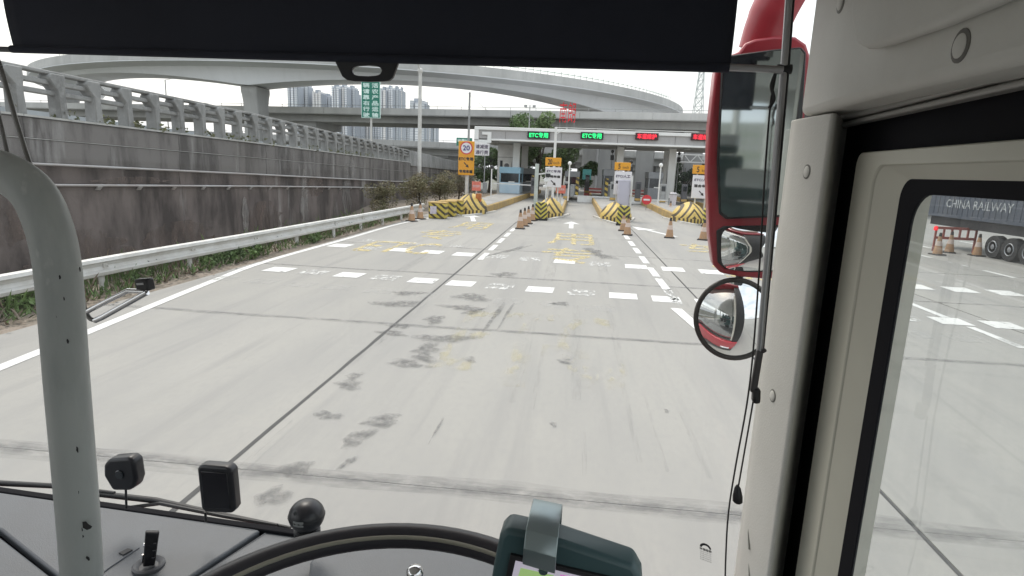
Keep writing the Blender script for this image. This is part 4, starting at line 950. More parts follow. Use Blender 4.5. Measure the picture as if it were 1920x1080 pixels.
def plant(name, loc, h, r, lb, cat, m, n, size, trunk_h=.3, seed=1, lean=0):
    rnd = random.Random(seed); loc = Vector(loc); t = thing(name, loc, lb, cat)
    cl = []
    for k in range(9):
        a = rnd.uniform(0, 6.28); q = rnd.random()**.6*r*.7; z = trunk_h*h+(h*(1-trunk_h))*rnd.uniform(.15, .85)
        cl.append((loc+Vector((q*math.cos(a), q*math.sin(a), z)), r*rnd.uniform(.3, .55)))
    mb = MB(); leaves(mb, cl, n, size, rnd); mb.build('crown', m, t)
    mb = MB(); tw_ = .05*h*.6
    mb.tube([loc+Vector((0, 0, -.1)), loc+Vector((.03*h, 0, h*.35)), loc+Vector((.02*h, .02*h, h*.8))], [tw_, tw_*.7, tw_*.2], 7)
    for c, _r in cl[:6]: mb.tube([loc+Vector((.03*h, 0, h*.3)), loc.lerp(c, .6)+Vector((0, 0, h*.1)), c], [tw_*.5, tw_*.35, tw_*.1], 5)
    mb.build('trunk', bark, t)
    return t
plant('roadside_bush', (-9.6, 36.5, 0), 2.1, 1.3, 'dull olive bush in front of the lamp pole at the wall foot', 'bush', lf_olive, 4200, .11, .05, 3)
plant('roadside_bush', (-8.9, 39.0, 0), 2.3, 1.3, 'brownish bush right of the lamp pole behind the striped boxes', 'bush', lf_olive, 4200, .11, .05, 4)
plant('roadside_bush', (-10.9, 33.5, 0), 1.5, 1.1, 'low olive bush left of the lamp pole against the wall', 'bush', lf_olive, 3400, .10, .05, 5)
plant('roadside_bush', (-8.2, 42.0, 0), 2.6, 1.3, 'reddish brown bush just left of the amber sign pole', 'bush', leaf_m('leaf_brown', (.17, .12, .085), (.13, .13, .08)), 3600, .11, .05, 6)
plant('broadleaf_tree', (-9.5, 66, 0), 5.2, 2.2, 'green tree under the canopy end left of the blue booth', 'tree', lf_green, 3200, .3, .2, 7)
plant('broadleaf_tree', (-6.4, 73, 0), 4.0, 1.9, 'dark tree just left of the blue booth, behind it', 'tree', lf_dark, 2600, .3, .2, 8)
plant('broadleaf_tree', (-1.8, 74, 0), 6.6, 2.8, 'large pale green tree beyond the second island under the canopy', 'tree', lf_pale, 4500, .32, .2, 9)
plant('broadleaf_tree', (1.6, 80, 0), 4.2, 2.0, 'green tree beyond the open lane beside the teal sign', 'tree', lf_green, 2800, .3, .1, 10)
plant('broadleaf_tree', (12.2, 71, 0), 4.4, 2.2, 'dark tree right of the canopy columns by the fourth lane sign', 'tree', lf_dark, 2800, .3, .1, 11)
plant('broadleaf_tree', (15.4, 74, 0), 4.6, 2.4, 'dark tree half behind the red mirror housing', 'tree', lf_dark, 2600, .3, .1, 12)
plant('broadleaf_tree', (-6.4, 66.5, 0), 9.6, 2.3, 'green tree top showing above the canopy roof, the left of two', 'tree', lf_green, 4200, .26, .25, 13)
plant('broadleaf_tree', (-4.3, 66.3, 0), 9.2, 2.2, 'green tree top showing above the canopy roof, nearest the floodlight mast', 'tree', lf_pale, 4200, .26, .25, 14)
# coping weeds along the balustrade
rnd = random.Random(21); mb = MB()
for k in range(26):
    yy = 8+k*1.17+rnd.uniform(.3, .8); z = lerp_tab(top_t, yy)
    leaves(mb, [(Vector((WX-.1, yy, z+.08)), .26), (Vector((WX-.15, yy+.3, z+.06)), .2)], rnd.randrange(10, 70), .13, rnd)
tag(mb.build('coping_weeds', leaf_m('leaf_dry', (.14, .14, .05), (.07, .08, .03))), 'low dry weeds growing on the coping between balustrade posts', 'weeds', kind='stuff')
# verge weeds
mb = MB(); mg = MB(); mdry = MB()
for k in range(5200):
    yy = rnd.uniform(3, 31); x = -8.35-abs(rnd.gauss(0, .9)) ; 
    if x < -12.8: continue
    dens = .5+.5*math.sin(yy*1.1+1.3)*math.sin(yy*.37+x)
    if rnd.random() > dens+.25: continue
    h = rnd.uniform(.06, .30)*(1.5 if x < -8.9 else .75); a = rnd.uniform(0, 6.28); w_ = rnd.uniform(.012, .03); ln = rnd.uniform(.05, .22)
    d = Vector((math.cos(a), math.sin(a), 0)); s = Vector((-d.y, d.x, 0)); p = Vector((x, yy, 0))
    (mdry if rnd.random() < .35 else mg).add([p-s*w_, p+s*w_, p+d*ln*.5+Vector((0, 0, h*.7))+s*w_*.6, p+d*ln+Vector((0, 0, h)), p+d*ln*.5+Vector((0, 0, h*.7))-s*w_*.6], [(0, 1, 2, 3, 4)])
for yy, x, r, n in ((14.6, -8.75, .42, 900), (13.9, -8.9, .35, 500), (15.4, -8.6, .3, 400), (9.2, -9.2, .45, 700), (8.0, -9.1, .4, 500), (11.6, -9.1, .3, 350), (19, -8.5, .3, 350), (6.2, -9.0, .4, 400)):
    leaves(mg, [(Vector((x, yy, .16)), r*.7), (Vector((x-.2, yy+.4, .14)), r*.6), (Vector((x+.1, yy-.4, .1)), r*.5)], n, .10, rnd)
tag(mg.build('verge_weeds', leaf_m('leaf_weed', (.14, .215, .07), (.085, .13, .05))), 'green weeds and grass under the guardrail', 'weeds', kind='stuff')
for k in range(2600):
    yy = rnd.uniform(2, 31); x = rnd.uniform(-9.6, -7.95); p = Vector((x, yy, .012+rnd.random()*.02)); a = rnd.uniform(0, 6.28); s = rnd.uniform(.02, .06)
    if x > -8.1 and rnd.random() < .7: continue
    d = Vector((math.cos(a), math.sin(a), rnd.uniform(-.2, .3))); e = Vector((-d.y, d.x, rnd.uniform(-.2, .2)))
    mdry.add([p-d*s, p+e*s*.5, p+d*s, p-e*s*.5], [(0, 1, 2, 3)])
tag(mdry.build('leaf_litter', leaf_m('leaf_litter', (.17, .125, .085), (.24, .21, .17))), 'dry leaf litter and dead grass along the verge edge', 'leaf litter', kind='stuff')
# ================================================================== TRUCK IN THE SIDE WINDOW
TX = 15.75
cont_m = two_layer('container_blue_grey', (.085, .10, .13), (.6, .8, (1, 1, .3), (.06, .07, .09), .4, .65), (.5, 3, (1, 1, .4), (.16, .16, .16), .52, .72), .7)
tr = thing('container_truck', (TX+1.2, 20, 0), 'long truck carrying a dark blue grey container, seen in the side window', 'truck')
ct_ = MB().box((TX+.06, 9.5, 1.34), (TX+2.4, 28.9, 4.0)).build('container', cont_m, tr)
yy = 9.6
while yy < 28.6:
    MB().box((TX+.045, yy, 1.44), (TX+.08, yy+.16, 3.9)).build('corrugation', cont_m, ct_); yy += .33
for z in (1.32, 3.9): MB().box((TX+.02, 9.45, z), (TX+.1, 28.95, z+.12)).build('side_rail', cont_m, ct_)
MB().box((TX+.1, 9.5, .95), (TX+2.3, 28.6, 1.31)).build('chassis', mat('truck_chassis', (.035, .035, .04), .7, var=(.5, 3)), tr)
mb = MB()
letters(mb, 'CHINA RAILWAY', (TX+.035, 25.55, 1.91), (0, -1, 0), ZU, 4.0, .34, bold=.004); mb.build('lettering', worn_paint('container_lettering', (.50, .53, .55), .36, .55, 6, (1, 1, 1)), ct_)
tyre = mat('tyre_rubber', (.03, .03, .032), .85); rim_m = mat('wheel_rim', (.28, .29, .31), .5, .3)
for yy in (24.3, 23.4, 22.5, 21.6, 13.3, 12.4):
    def wheel_rings(r0, r1, x0, x1, n=24): return [[Vector((x, yy+r*math.cos(2*math.pi*k/n), 0.43+r*math.sin(2*math.pi*k/n))) for k in range(n)] for x, r in ((x0, r1), (x0, r0), (x0+.05, r0+.02), (x1, r0+.02), (x1+.02, r0))]
    o = MB().sweep(wheel_rings(.41, .23, TX+.06, TX+.36), caps=True).build('tyre', tyre, tr, smooth=40)
    MB().sweep([[Vector((TX+.04+d, yy+r*math.cos(2*math.pi*k/18), 0.43+r*math.sin(2*math.pi*k/18))) for k in range(18)] for d, r in ((.02, .24), (-.0, .22), (.05, .16), (.01, .08), (.0, .02))]).build('rim', rim_m, o, smooth=40)
MB().box((TX+.15, 19.0, .35), (TX+.2, 13.4, 1.1)).build('side_guard', mat('truck_guard', (.10, .10, .11), .6), tr)
# red rail barrier with a red lamp near the truck
a = G(1765, 474); b = G(1842, 478)
t = thing('red_rail_barrier', ((a.x+b.x)/2, (a.y+b.y)/2, 0), 'red framed rail barrier with warning lamp in the side window', 'barrier')
a = Vector((a.x, a.y+.6, 0)); b = Vector((b.x, b.y+.6, 0)); rr_ = mat('rusty_red_paint', (.36, .12, .10), .7, var=(.5, 5))
for z in (.95, .55): MB().bar(a+Vector((0, 0, z)), b+Vector((0, 0, z)), .08, .10).build('rail', rr_, t)
for k in range(6):
    p = a.lerp(b, k/5); MB().bar(p+Vector((0, 0, 0 if k in (0, 5) else .55)), p+Vector((0, 0, .97)), .06, .06).build('upright', rr_, t)
p = a+Vector((-.08, -.1, .93)); MB().lathe([(.02, -.09), (.07, -.08), (.075, .04), (.04, .09)], p, 12).build('warning_lamp', mat('red_lamp', (.8, .02, .02), .3, emit=(1, .03, .05, .5)), t, smooth=50)

# ---------------------------------------------------------------- station block, air conditioner and lane equipment
a = PY(934, 276, 60.2); b = PY(966, 318, 60.2)
t = thing('station_block', ((a.x+b.x)/2, 60.2, 0), 'white service block behind the blue booth reaching the canopy', 'building')
MB().box((a.x, 60.2, -.1), (b.x, 61.8, 4.98)).build('wall', white_metal, t)
MB().box((a.x+.25, 60.15, 2.4), (a.x+.5, 60.2, 3.4)).build('window', glass_dark, t)
for z in (1.2, 3.7): MB().box((a.x-.01, 60.16, z), (b.x+.01, 60.2, z+.05)).build('panel_joint', grey_metal, t)
c, bw, bh = board_px(944, 304, 958, 318, 59.9)
t = thing('air_conditioner', c, 'white air conditioner box with round fan above the blue booth', 'air conditioner')
MB().box((c.x-bw/2, 59.85, c.z-bh/2), (c.x+bw/2, 60.18, c.z+bh/2)).build('case', cwhite, t, bevel=.02)
disc(c.x-.05, 59.84, c.z, bh*.36).build('fan', mat('fan_grey', (.16, .16, .17), .6), t)
MB().box((c.x-bw/2, 59.9, c.z-bh/2-.08), (c.x+bw/2, 60.2, c.z-bh/2)).build('bracket', grey_metal, t)
for i, (px, Y, hgt, lb) in enumerate(((1000, 50, 1.5, 'dark card machine beside the kerb of the leftmost island'), (1062, 48, 1.4, 'grey card machine on the second island near the dark booth'), (1100, 64, 1.9, 'distant dark machine beyond the boom gate'), (1149, 49, 1.5, 'dark card machine left of the pale cabinet'), (1196, 50, 1.6, 'dark card machine behind the round no entry sign'), (1243, 49, 1.5, 'card machine left of the canopy column and bin'), (1283, 52, 1.5, 'card machine right of the canopy column'))):
    p = PY(px, 360, Y); t = thing('card_machine', (p.x, Y, .42), lb, 'machine', 'lane machines on the islands')
    MB().box((p.x-.22, Y-.2, .42), (p.x+.22, Y+.25, .42+hgt)).build('case', mat('machine_dark', (.09, .09, .10), .5, var=(.4, 5)) if i % 2 == 0 else grey_metal, t, bevel=.03)
    MB().box((p.x-.15, Y-.215, .42+hgt*.62), (p.x+.15, Y-.2, .42+hgt*.88)).build('display', glass_dark, t)
    MB().box((p.x-.23, Y-.21, .50), (p.x+.23, Y-.2, .68)).build('yellow_band', yellow_m, t)
for i, (px, Y, zt, lb) in enumerate(((1066, 46, 3.1, 'thin white post with lamp globe on the second island'), (1180, 47, 3.4, 'thin grey signal post right of the pale cabinet'), (1236, 45, 3.2, 'thin white post left of the canopy column'), (1268, 60, 4.6, 'grey camera pole right of the canopy column'), (921, 47, 2.6, 'thin post on the leftmost island left of the blue booth'), (1144, 58, 4.5, 'dark equipment pole against the wide pier'))):
    p = PY(px, 350, Y); t = thing('signal_post', (p.x, Y, .42), lb, 'post', 'thin posts on the islands')
    MB().tube([(p.x, Y, .4), (p.x, Y, zt)], .05, 8).build('pole', white_metal if i in (0, 2, 4) else grey_metal, t, smooth=50)
    MB().lathe([(.03, 0), (.12, .05), (.15, .15), (.1, .26), (.02, .3)], (p.x, Y, zt-.05), 12).build('lamp_globe', cwhite if i in (0, 2) else black_m, t, smooth=50)
    if i in (1, 3, 5): MB().box((p.x-.16, Y-.15, zt-.7), (p.x+.16, Y+.1, zt-.25)).build('signal_box', black_m, t, bevel=.02)
# white truss gantry behind the right-hand lanes
t = thing('truss_gantry', (14, 68, 0), 'white steel truss gantry behind the fourth lane sign under the canopy', 'gantry')
for z in (4.1, 4.9): MB().bar((9.3, 68, z), (22, 68, z), .14, .14).build('chord', white_metal, t)
for k in range(9):
    x0 = 9.4+k*1.4; MB().bar((x0, 68, 4.1), (x0+.7, 68, 4.9), .09, .09).build('diagonal', white_metal, t); MB().bar((x0+.7, 68, 4.9), (x0+1.4, 68, 4.1), .09, .09).build('diagonal', white_metal, t)
for x0 in (10.6, 21.5): MB().bar((x0, 68, 0), (x0, 68, 4.9), .3, .3).build('leg', white_metal, t)
# soffit lamps
for k, x0 in enumerate((-7.5, -3.2, .6, 4.6, 9.6, 14.6)):
    o = thing('soffit_lamp', (x0, 55.4, 4.95), ['leftmost', 'second', 'third', 'fourth', 'fifth', 'sixth'][k]+' flat lamp from the left under the canopy edge', 'lamp', 'lamps under the canopy')
    MB().box((x0-.35, 55.2, 4.90), (x0+.35, 55.6, 4.99)).build('case', grey_metal, o); MB().box((x0-.3, 55.24, 4.885), (x0+.3, 55.56, 4.90)).build('diffuser', cwhite, o)
# ================================================================== THE BUS WE SIT IN (bus frame: x right, y forward, z up)
def wl(pts): return [W(*p) for p in pts]
trim_m = mat('beige_cab_trim', (.655, .65, .61), .6, var=(.5, 5), dark=(.56, .55, .51), bump=(260, .35, .0014))
trim2_m = mat('olive_window_frame', (.56, .55, .47), .5, var=(.3, 4), dark=(.45, .44, .38), bump=(380, .08, .001))
rubber = mat('black_rubber', (.010, .010, .013), .8, spec=.12)
roof_m = mat('cab_headlining', (.75, .74, .71), .8); cabwall = mat('cab_wall', (.68, .68, .66), .7); floor_m = mat('cab_floor', (.32, .32, .32), .8)
red_paint = mat('red_bus_paint', (.40, .03, .045), .38, var=(.45, 9), dark=(.30, .06, .07), coat=.15)
dash_m = mat('grey_dash_plastic', (.116, .128, .144), .5, var=(.45, 7), dark=(.095, .10, .108), bump=(330, .45, .0016))
dash2_m = mat('dark_dash_plastic', (.035, .036, .04), .55, bump=(520, .1, .001))
bus = thing('bus', W(-.8, 0, 0), 'cab of the red bus seen from inside, beige pillar trim and grey dashboard', 'bus')
WY, DZ = 1.27, 1.675
def bx_(name, lo, hi, m, bevel=0, parent=bus):
    x0, y0, z0 = lo; x1, y1, z1 = hi
    return MB().hexa(wl([(x0, y0, z0), (x1, y0, z0), (x1, y1, z0), (x0, y1, z0)]), wl([(x0, y0, z1), (x1, y0, z1), (x1, y1, z1), (x0, y1, z1)])).build(name, m, parent, bevel=bevel)
# shell: a coach body with a row of passenger windows down both sides
YB = -9.0
bx_('roof', (-2.15, YB, 3.16), (.52, 1.45, 3.24), roof_m)
bx_('floor', (-2.15, YB, .95), (.52, 1.25, 1.03), floor_m)
bx_('rear_bulkhead', (-2.15, YB-.08, .95), (.52, YB, 3.16), cabwall)
for sx, nm in ((-2.15, 'left'), (.455, 'right')):
    bx_(nm+'_lower_wall', (sx, YB, 1.03), (sx+.065, 1.25, 1.50), cabwall)
    bx_(nm+'_header', (sx, YB, 2.92), (sx+.065, 1.27, 3.16), cabwall)
    for y0 in (-.76, -2.6, -4.5, -6.4, -8.3): bx_('side_pillar', (sx, y0, 1.5), (sx+.065, y0+.14, 2.92), cabwall)
bx_('side_pillar', (-2.15, 1.1, 1.5), (-2.085, 1.27, 2.92), cabwall)
# outside skin: red front and side panels, bumper, lamps
bx_('front_panel', (-2.15, 1.31, .55), (.54, 1.40, 1.56), red_paint, .03)
bx_('bumper', (-2.16, 1.30, .25), (.55, 1.48, .6), mat('dark_bumper', (.03, .03, .03), .5), .04)
bx_('side_panel', (.525, -3.0, .4), (.545, 1.30, 1.52), red_paint)
bx_('windscreen_top_panel', (-2.15, 1.28, 2.98), (.54, 1.40, 3.24), red_paint, .03)
bx_('windscreen_header', (-2.08, 1.13, 3.0), (.335, 1.262, 3.16), trim_m, .02)
bx_('outer_pillar', (.374, 1.302, 1.50), (.54, 1.36, 3.0), black_m, .015)
for x0 in (-1.95, .05): bx_('headlamp', (x0, 1.39, .75), (x0+.35, 1.43, .95), mat('headlamp_lens', (.7, .72, .75), .1), .02)
# windscreen
ws_glass = pane_mat('windscreen_glass', (.965, .975, .965), .5, haze=.018)
MB().add(wl([(-2.08, WY+.012, DZ-.03), (.425, WY+.012, DZ-.03), (.425, WY+.012, 3.05), (-2.08, WY+.012, 3.05)]), [(0, 1, 2, 3)]).build('windscreen', ws_glass, bus)
# right pillar cover, a rounded section swept up
def pill(z): return wl([(.338, 1.278, z), (.3385, 1.262, z), (.341, 1.247, z), (.3575, 1.146, z), (.360, 1.139, z), (.365, 1.137, z), (.370, 1.141, z), (.374, 1.148, z), (.428, 1.268, z), (.45, 1.285, z), (.45, 1.30, z), (.338, 1.30, z)])
pc = MB().sweep([pill(z) for z in (1.3, 1.7, 2.1, 2.4, 2.70, 2.716)]).build('pillar_cover', trim_m, bus, smooth=40, bevel=.004)
def cap_disc(p, axis, r, d, name, m, parent):
    axis = Vector(axis).normalized(); u = axis.cross(Vector((0, 0, 1))).normalized(); v = axis.cross(u)
    n = 20; rings = [[p+axis*h+(u*math.cos(2*math.pi*k/n)+v*math.sin(2*math.pi*k/n))*rr for k in range(n)] for rr, h in ((r, -d), (r, d*.55), (r*.86, d), (.001, d))]
    return MB().sweep(rings).build(name, m, parent, smooth=35)
pn = (-bxv*.987-byv*.161).normalized()
def on_pillar(px, py):
    d = ray(px, py); c0 = W(.341, 1.247, 2); return CAM+d*((c0-CAM).dot(pn)/d.dot(pn))
for px, py in ((1513, 322), (1449, 742)):
    p = on_pillar(px, py); sr_ = cap_disc(p, pn, .0135, .0012, 'screw_ring', mat('trim_shadow', (.16, .155, .14), .6), pc); cap_disc(p+pn*.0005, pn, .0105, .002, 'screw_cap', trim_m, pc)
for px, py in ((1404, 1010), (1405, 1075)):
    p = on_pillar(px, py); MB().bar(p+Vector((0, 0, .018))+byv*.012, p-Vector((0, 0, .018))-byv*.012, .003, .006).build('trim_slot', mat('trim_slot', (.24, .24, .22), .5), pc)
# right header trim above the side window
HX = .345
zb0 = bloc(BX(1500, 219, HX)).z; zb1 = bloc(BX(1920, 114, HX))
def hd(y, z, dx=0): return W(HX+dx, y, z)
prof = [(1.272, zb0+.002), (1.25, zb0), (.95, (zb0+zb1.z)/2+.003), (zb1.y, zb1.z), (.2, zb1.z+.01), (-1.4, zb1.z+.01), (-1.4, 3.16), (1.28, 3.16), (1.272, 2.95)]
ht_ = MB().prism([hd(y, z) for y, z in prof], bxv*.10).build('header_trim', trim_m, bus, bevel=.014, seg=4)
pad = [(1622, -30), (1622, 40), (1632, 82), (1650, 92), (1690, 84), (1800, 48), (1925, -2), (1960, -40)]
MB().prism([BX(a, b, HX) for a, b in pad], -bxv*.020).build('header_pad', trim_m, ht_, bevel=.015, seg=5)
for px, py, r in ((1802, 86, .0125), (1577, 4, .0125)):
    p = BX(px, py, HX); cap_disc(p, -bxv, r*1.38, .0015, 'screw_ring', MATS['trim_shadow'], ht_); cap_disc(p-bxv*.0005, -bxv, r, .0025, 'screw_cap', trim_m, ht_)
# sliding rail under the header
ra, rb = BX(1568, 222, .415), BX(1925, 140, .415)
ral = bloc(ra); rbl = bloc(rb)
rail_m = mat('grey_rail', (.36, .35, .33), .45, .1)
for dz, hh, dx in ((0, .020, 0), (-.016, .008, .004)):
    MB().bar(W(.412+dx, ral.y, ral.z+dz), W(.412+dx, -.6, ral.z+.012+dz), .02, hh).build('window_rail', rail_m, bus, bevel=.003)
bx_('rail_end', (.398, ral.y-.001, ral.z-.022), (.425, ral.y+.012, ral.z+.016), rail_m, .003)
# side window surround
def ring_pts(y0, y1, z0, z1, r, n=6):
    P = []
    for cy, cz, a0 in ((y1-r, z1-r, 0), (y0+r, z1-r, 90), (y0+r, z0+r, 180), (y1-r, z0+r, 270)):
        for k in range(n+1):
            a = math.radians(a0+90*k/n); P.append((cy+r*math.cos(a), cz+r*math.sin(a)))
    return P
def frame(name, m, o, i, xo, xi, depth, bevel=0):
    A, B = ring_pts(*o), ring_pts(*i); n = len(A)
    secs = [[W(xo, y, z) for y, z in A], [W(xi, y, z) for y, z in B], [W(xi+depth, y, z) for y, z in B], [W(xo+depth, y, z) for y, z in A]]
    vs = [p for s in secs for p in s]; fs = []
    for a in range(4):
        b = (a+1) % 4
        for k in range(n): fs.append((a*n+k, a*n+(k+1) % n, b*n+(k+1) % n, b*n+k))
    return MB().add(vs, fs).build(name, m, bus, smooth=35, bevel=bevel)
ZW0, YW0 = 1.52, -.6
frame('window_gasket', rubber, (YW0-.06, 1.31, ZW0-.1, 2.76, .01), (YW0-.01, 1.15, ZW0-.05, 2.645, .012), .434, .434, .08)
frame('window_frame', trim2_m, (YW0-.02, 1.155, ZW0-.06, 2.652, .02), (YW0+.03, 1.06, ZW0, 2.628, .03), .415, .412, .03, .006)
frame('window_reveal', trim2_m, (YW0+.02, 1.065, ZW0-.0, 2.632, .03), (YW0+.05, 1.0, ZW0+.03, 2.606, .03), .414, .432, .04)
frame('window_seal', rubber, (YW0+.045, 1.003, ZW0+.02, 2.609, .03), (YW0+.07, .966, ZW0+.06, 2.588, .045), .430, .433, .005)
side_glass = pane_mat('side_window_glass', (.88, .915, .90), .12, haze=.11)
MB().add(wl([(.4355, YW0+.05, ZW0+.03), (.4355, .99, ZW0+.03), (.4355, .99, 2.60), (.4355, YW0+.05, 2.60)]), [(0, 1, 2, 3)]).build('side_window', side_glass, bus)
# seats behind the driver's position, seen in the mirrors
seat_m = mat('seat_fabric', (.05, .10, .10), .85, var=(.5, 8), dark=(.03, .055, .06)); seat_r = mat('seat_piping', (.35, .05, .05), .8)
def seat(x, y, z):
    t = bx_('seat', (x-.23, y-.02, z+.38), (x+.23, y+.46, z+.50), seat_m, .04, bus)
    MB().hexa(wl([(x-.22, y-.12, z+.46), (x+.22, y-.12, z+.46), (x+.22, y+.0, z+.46), (x-.22, y+.0, z+.46)]), wl([(x-.20, y-.26, z+1.10), (x+.20, y-.26, z+1.10), (x+.20, y-.16, z+1.10), (x-.20, y-.16, z+1.10)])).build('backrest', seat_m, t, bevel=.04, seg=3)
    bx_('headrest', (x-.13, y-.27, z+1.11), (x+.13, y-.18, z+1.30), seat_m, .03, t)
    bx_('pedestal', (x-.15, y+.05, z), (x+.15, y+.35, z+.38), dash2_m, .02, t)
    bx_('head_cover', (x-.135, y-.275, z+1.19), (x+.135, y-.17, z+1.305), mat('seat_cover_white', (.7, .7, .7), .8), .02, t)
seat(-.28, -.42, 1.12)
for y_ in (-1.9, -2.8):
    for x_ in (-1.75, -1.2, .1): seat(x_, y_, 1.25)
# film mark on the windscreen
mk = mat('print_black', (.02, .02, .022), .6)
def on_ws(px, py): return BY(px, py, WY+.009)
c = on_ws(1323, 1035); t = thing('windscreen_sticker', c, 'small black printed sticker at the lower right of the windscreen', 'sticker')
ux = bxv; uz = (Vector((0, 0, 1))-bxv*.12).normalized(); s_ = .0155
ux = (bxv-Vector((0, 0, .22))).normalized()
def sk(x, y): return c+ux*x*s_+uz*y*s_
arc = [sk(math.cos(a)*.85, .62+math.sin(a)*.75) for a in [math.pi*k/10 for k in range(11)]]; arc2 = [sk(math.cos(a)*.55, .62+math.sin(a)*.42) for a in [math.pi*k/10 for k in range(10, -1, -1)]]
mb = MB(); n = 11; mb.add(arc+arc2[::-1], [(k, k+1, n+k+1, n+k) for k in range(n-1)]); mb.build('arch_emblem', mk, t, solid=.0006)
letters(MB(), '环保检验', sk(0, .35), ux, uz, s_*1.75, s_*.38, bold=.0003).build('lettering', mk, t)
for k in range(5): letters(MB(), '标志编号检验合格', sk(0, -.1-k*.32), ux, uz, s_*1.7, s_*.2).build('lettering', mat('print_grey', (.16, .16, .16), .6), t)
# ---------------------------------------------------------------- dashboard
dash = MB().add([p for p in wl([(-2.08, 1.262, DZ-.035), (.335, 1.262, DZ-.035), (.335, .55, DZ-.06), (-2.08, .55, DZ-.06), (-2.08, .55, 1.25), (.335, .55, 1.25)])], [(0, 3, 2, 1), (3, 4, 5, 2)]).build('dashboard', dash2_m, bus)
def dpt(px, py, up=0): 
    d = ray(px, py); z = DZ-.02+up
    for _ in range(4):
        p = CAM+d*((z-CAM_H)/d.z); yb = p.dot(byv); z = DZ-.003-(1.262-yb)*.045+up
    return p
def dash_panel(name, poly, m=dash_m, th=.025, bev=.006, up=0, parent=bus):
    P = [dpt(a, b, up) for a, b in poly]
    for p in P:
        l = bloc(p)
        if l.y > 1.255: p -= byv*(l.y-1.255)
    return MB().prism(P[::-1], (0, 0, -th)).build(name, m, parent, bevel=bev, seg=3)
dash_panel('dash_panel', [(-300, 870), (0, 908), (300, 946), (497, 972), (497, 985), (345, 1088), (250, 1160), (170, 1160), (112, 1082), (0, 992), (-300, 760)])
dash_panel('dash_panel', [(-8, 1000), (104, 1087), (160, 1170), (-300, 1170), (-300, 780)])
dash_panel('dash_panel', [(505, 990), (520, 976), (900, 1026), (1180, 1065), (1300, 1082), (1300, 1300), (255, 1300), (352, 1092)], up=-.006)
# binnacle hood behind the wheel
def bn(px, py, yb): return BY(px, py, yb)
MB().prism([dpt(a, b, .002) for a, b in [(582, 1062), (592, 1046), (615, 1036), (760, 1032), (960, 1058), (1010, 1300), (560, 1300)]][::-1], (0, 0, .012)).build('binnacle', dash_m, bus, bevel=.006, seg=3)
# gasket strip at the windscreen foot
bx_('windscreen_gasket', (-2.08, 1.2555, DZ-.03), (.335, 1.2775, DZ-.001), rubber, .003)
# switch outline plate and key socket
dash_panel('switch_plate', [(170, 1072), (195, 1045), (238, 1021), (262, 1026), (205, 1064), (180, 1084)], dash_m, .004, .0015, .003)
dash_panel('switch_key', [(222, 1036), (240, 1027), (249, 1030), (231, 1040)], dash2_m, .003, .001, .006)
kc = dpt(279, 1062, .0)
MB().lathe([(.034, 0), (.034, .006), (.030, .009), (.025, .007), (.020, .001), (.001, .0)], kc, 24).build('key_socket', mat('socket_grey', (.09, .092, .10), .45), bus, smooth=35)
t = thing('ignition_key', kc, 'black folding key fob standing in the dashboard socket', 'key')
kd = (BY(286, 995, bloc(kc).y)-kc); ku = kd.normalized()
kr = (bxv*.8+byv*.6).normalized(); kr = (kr-ku*kr.dot(ku)).normalized(); kn = ku.cross(kr)
def kq(a, b, c_): return kc+ku*a+kr*b+kn*c_
L_ = kd.length
MB().hexa([kq(.004, -.012, -.006), kq(.004, .012, -.006), kq(.004, .012, .006), kq(.004, -.012, .006)], [kq(L_, -.014, -.006), kq(L_*.96, .014, -.006), kq(L_*.96, .014, .006), kq(L_, -.014, .006)]).build('fob', mat('key_black', (.015, .015, .017), .25), t, bevel=.003)
cap_disc(kq(L_*.62, -.013, 0), -kr, .005, .002, 'chrome_ring', mat('chrome', (.75, .75, .76), .12, 1.0), t)
MB().bar(kq(.012, -.0145, 0), kq(L_*.36, -.0145, 0), .004, .003).build('blade', MATS['chrome'], t)
for k in range(3): MB().bar(kq(L_*(.3+.2*k), .004, -.0068), kq(L_*(.3+.2*k), .010, -.0068), .005, .001).build('button', mat('key_button', (.12, .12, .13), .4), t)
# ---------------------------------------------------------------- steering wheel
R_w, tl = .281, math.radians(.7)
cx_, cy_, cz_ = -.209, .467, 2.072
t = thing('steering_wheel', W(cx_, cy_, cz_-.15), 'large black steering wheel rim at the bottom of the view', 'steering wheel')
def wp_(a, r, h): # around wheel axis
    return W(cx_+r*math.cos(a), cy_+r*math.sin(a)*math.cos(tl)-h*math.sin(tl), cz_+r*math.sin(a)*math.sin(tl)+h*math.cos(tl))
rings = []
for k in range(73):
    a = 2*math.pi*k/72
    rings.append([wp_(a, R_w+.0172*math.cos(q), .0172*math.sin(q)) for q in [2*math.pi*j/14 for j in range(14)]])
MB().sweep(rings, caps=False).build('rim', mat('wheel_black', (.03, .028, .034), .42, bump=(250, .1, .001)), t, smooth=80)
rings = []
for k in range(73):
    a = 2*math.pi*k/72
    rings.append([wp_(a, R_w-.0150+.004*math.cos(q), .0080+.0026*math.sin(q)) for q in [2*math.pi*j/8 for j in range(8)]])
MB().sweep(rings, caps=False).build('trim_ring', mat('wheel_trim', (.26, .25, .20), .45), t, smooth=80)
for a in (math.radians(200), math.radians(340), math.radians(270)):
    MB().bar(wp_(a, .05, -.03), wp_(a, R_w-.01, -.004), .04, .018, up=byv*-math.sin(tl)+Vector((0, 0, math.cos(tl)))).build('spoke', MATS['wheel_black'], t, bevel=.006)
MB().sweep([[wp_(2*math.pi*k/24, r, h) for k in range(24)] for r, h in ((.075, -.07), (.08, -.03), (.07, -.012), (.01, -.008))]).build('hub', MATS['wheel_black'], t, smooth=40)
kb = BY(778, 1070, .52)
t = thing('chrome_knob', kb, 'small chrome knob on a stem inside the steering wheel', 'knob')
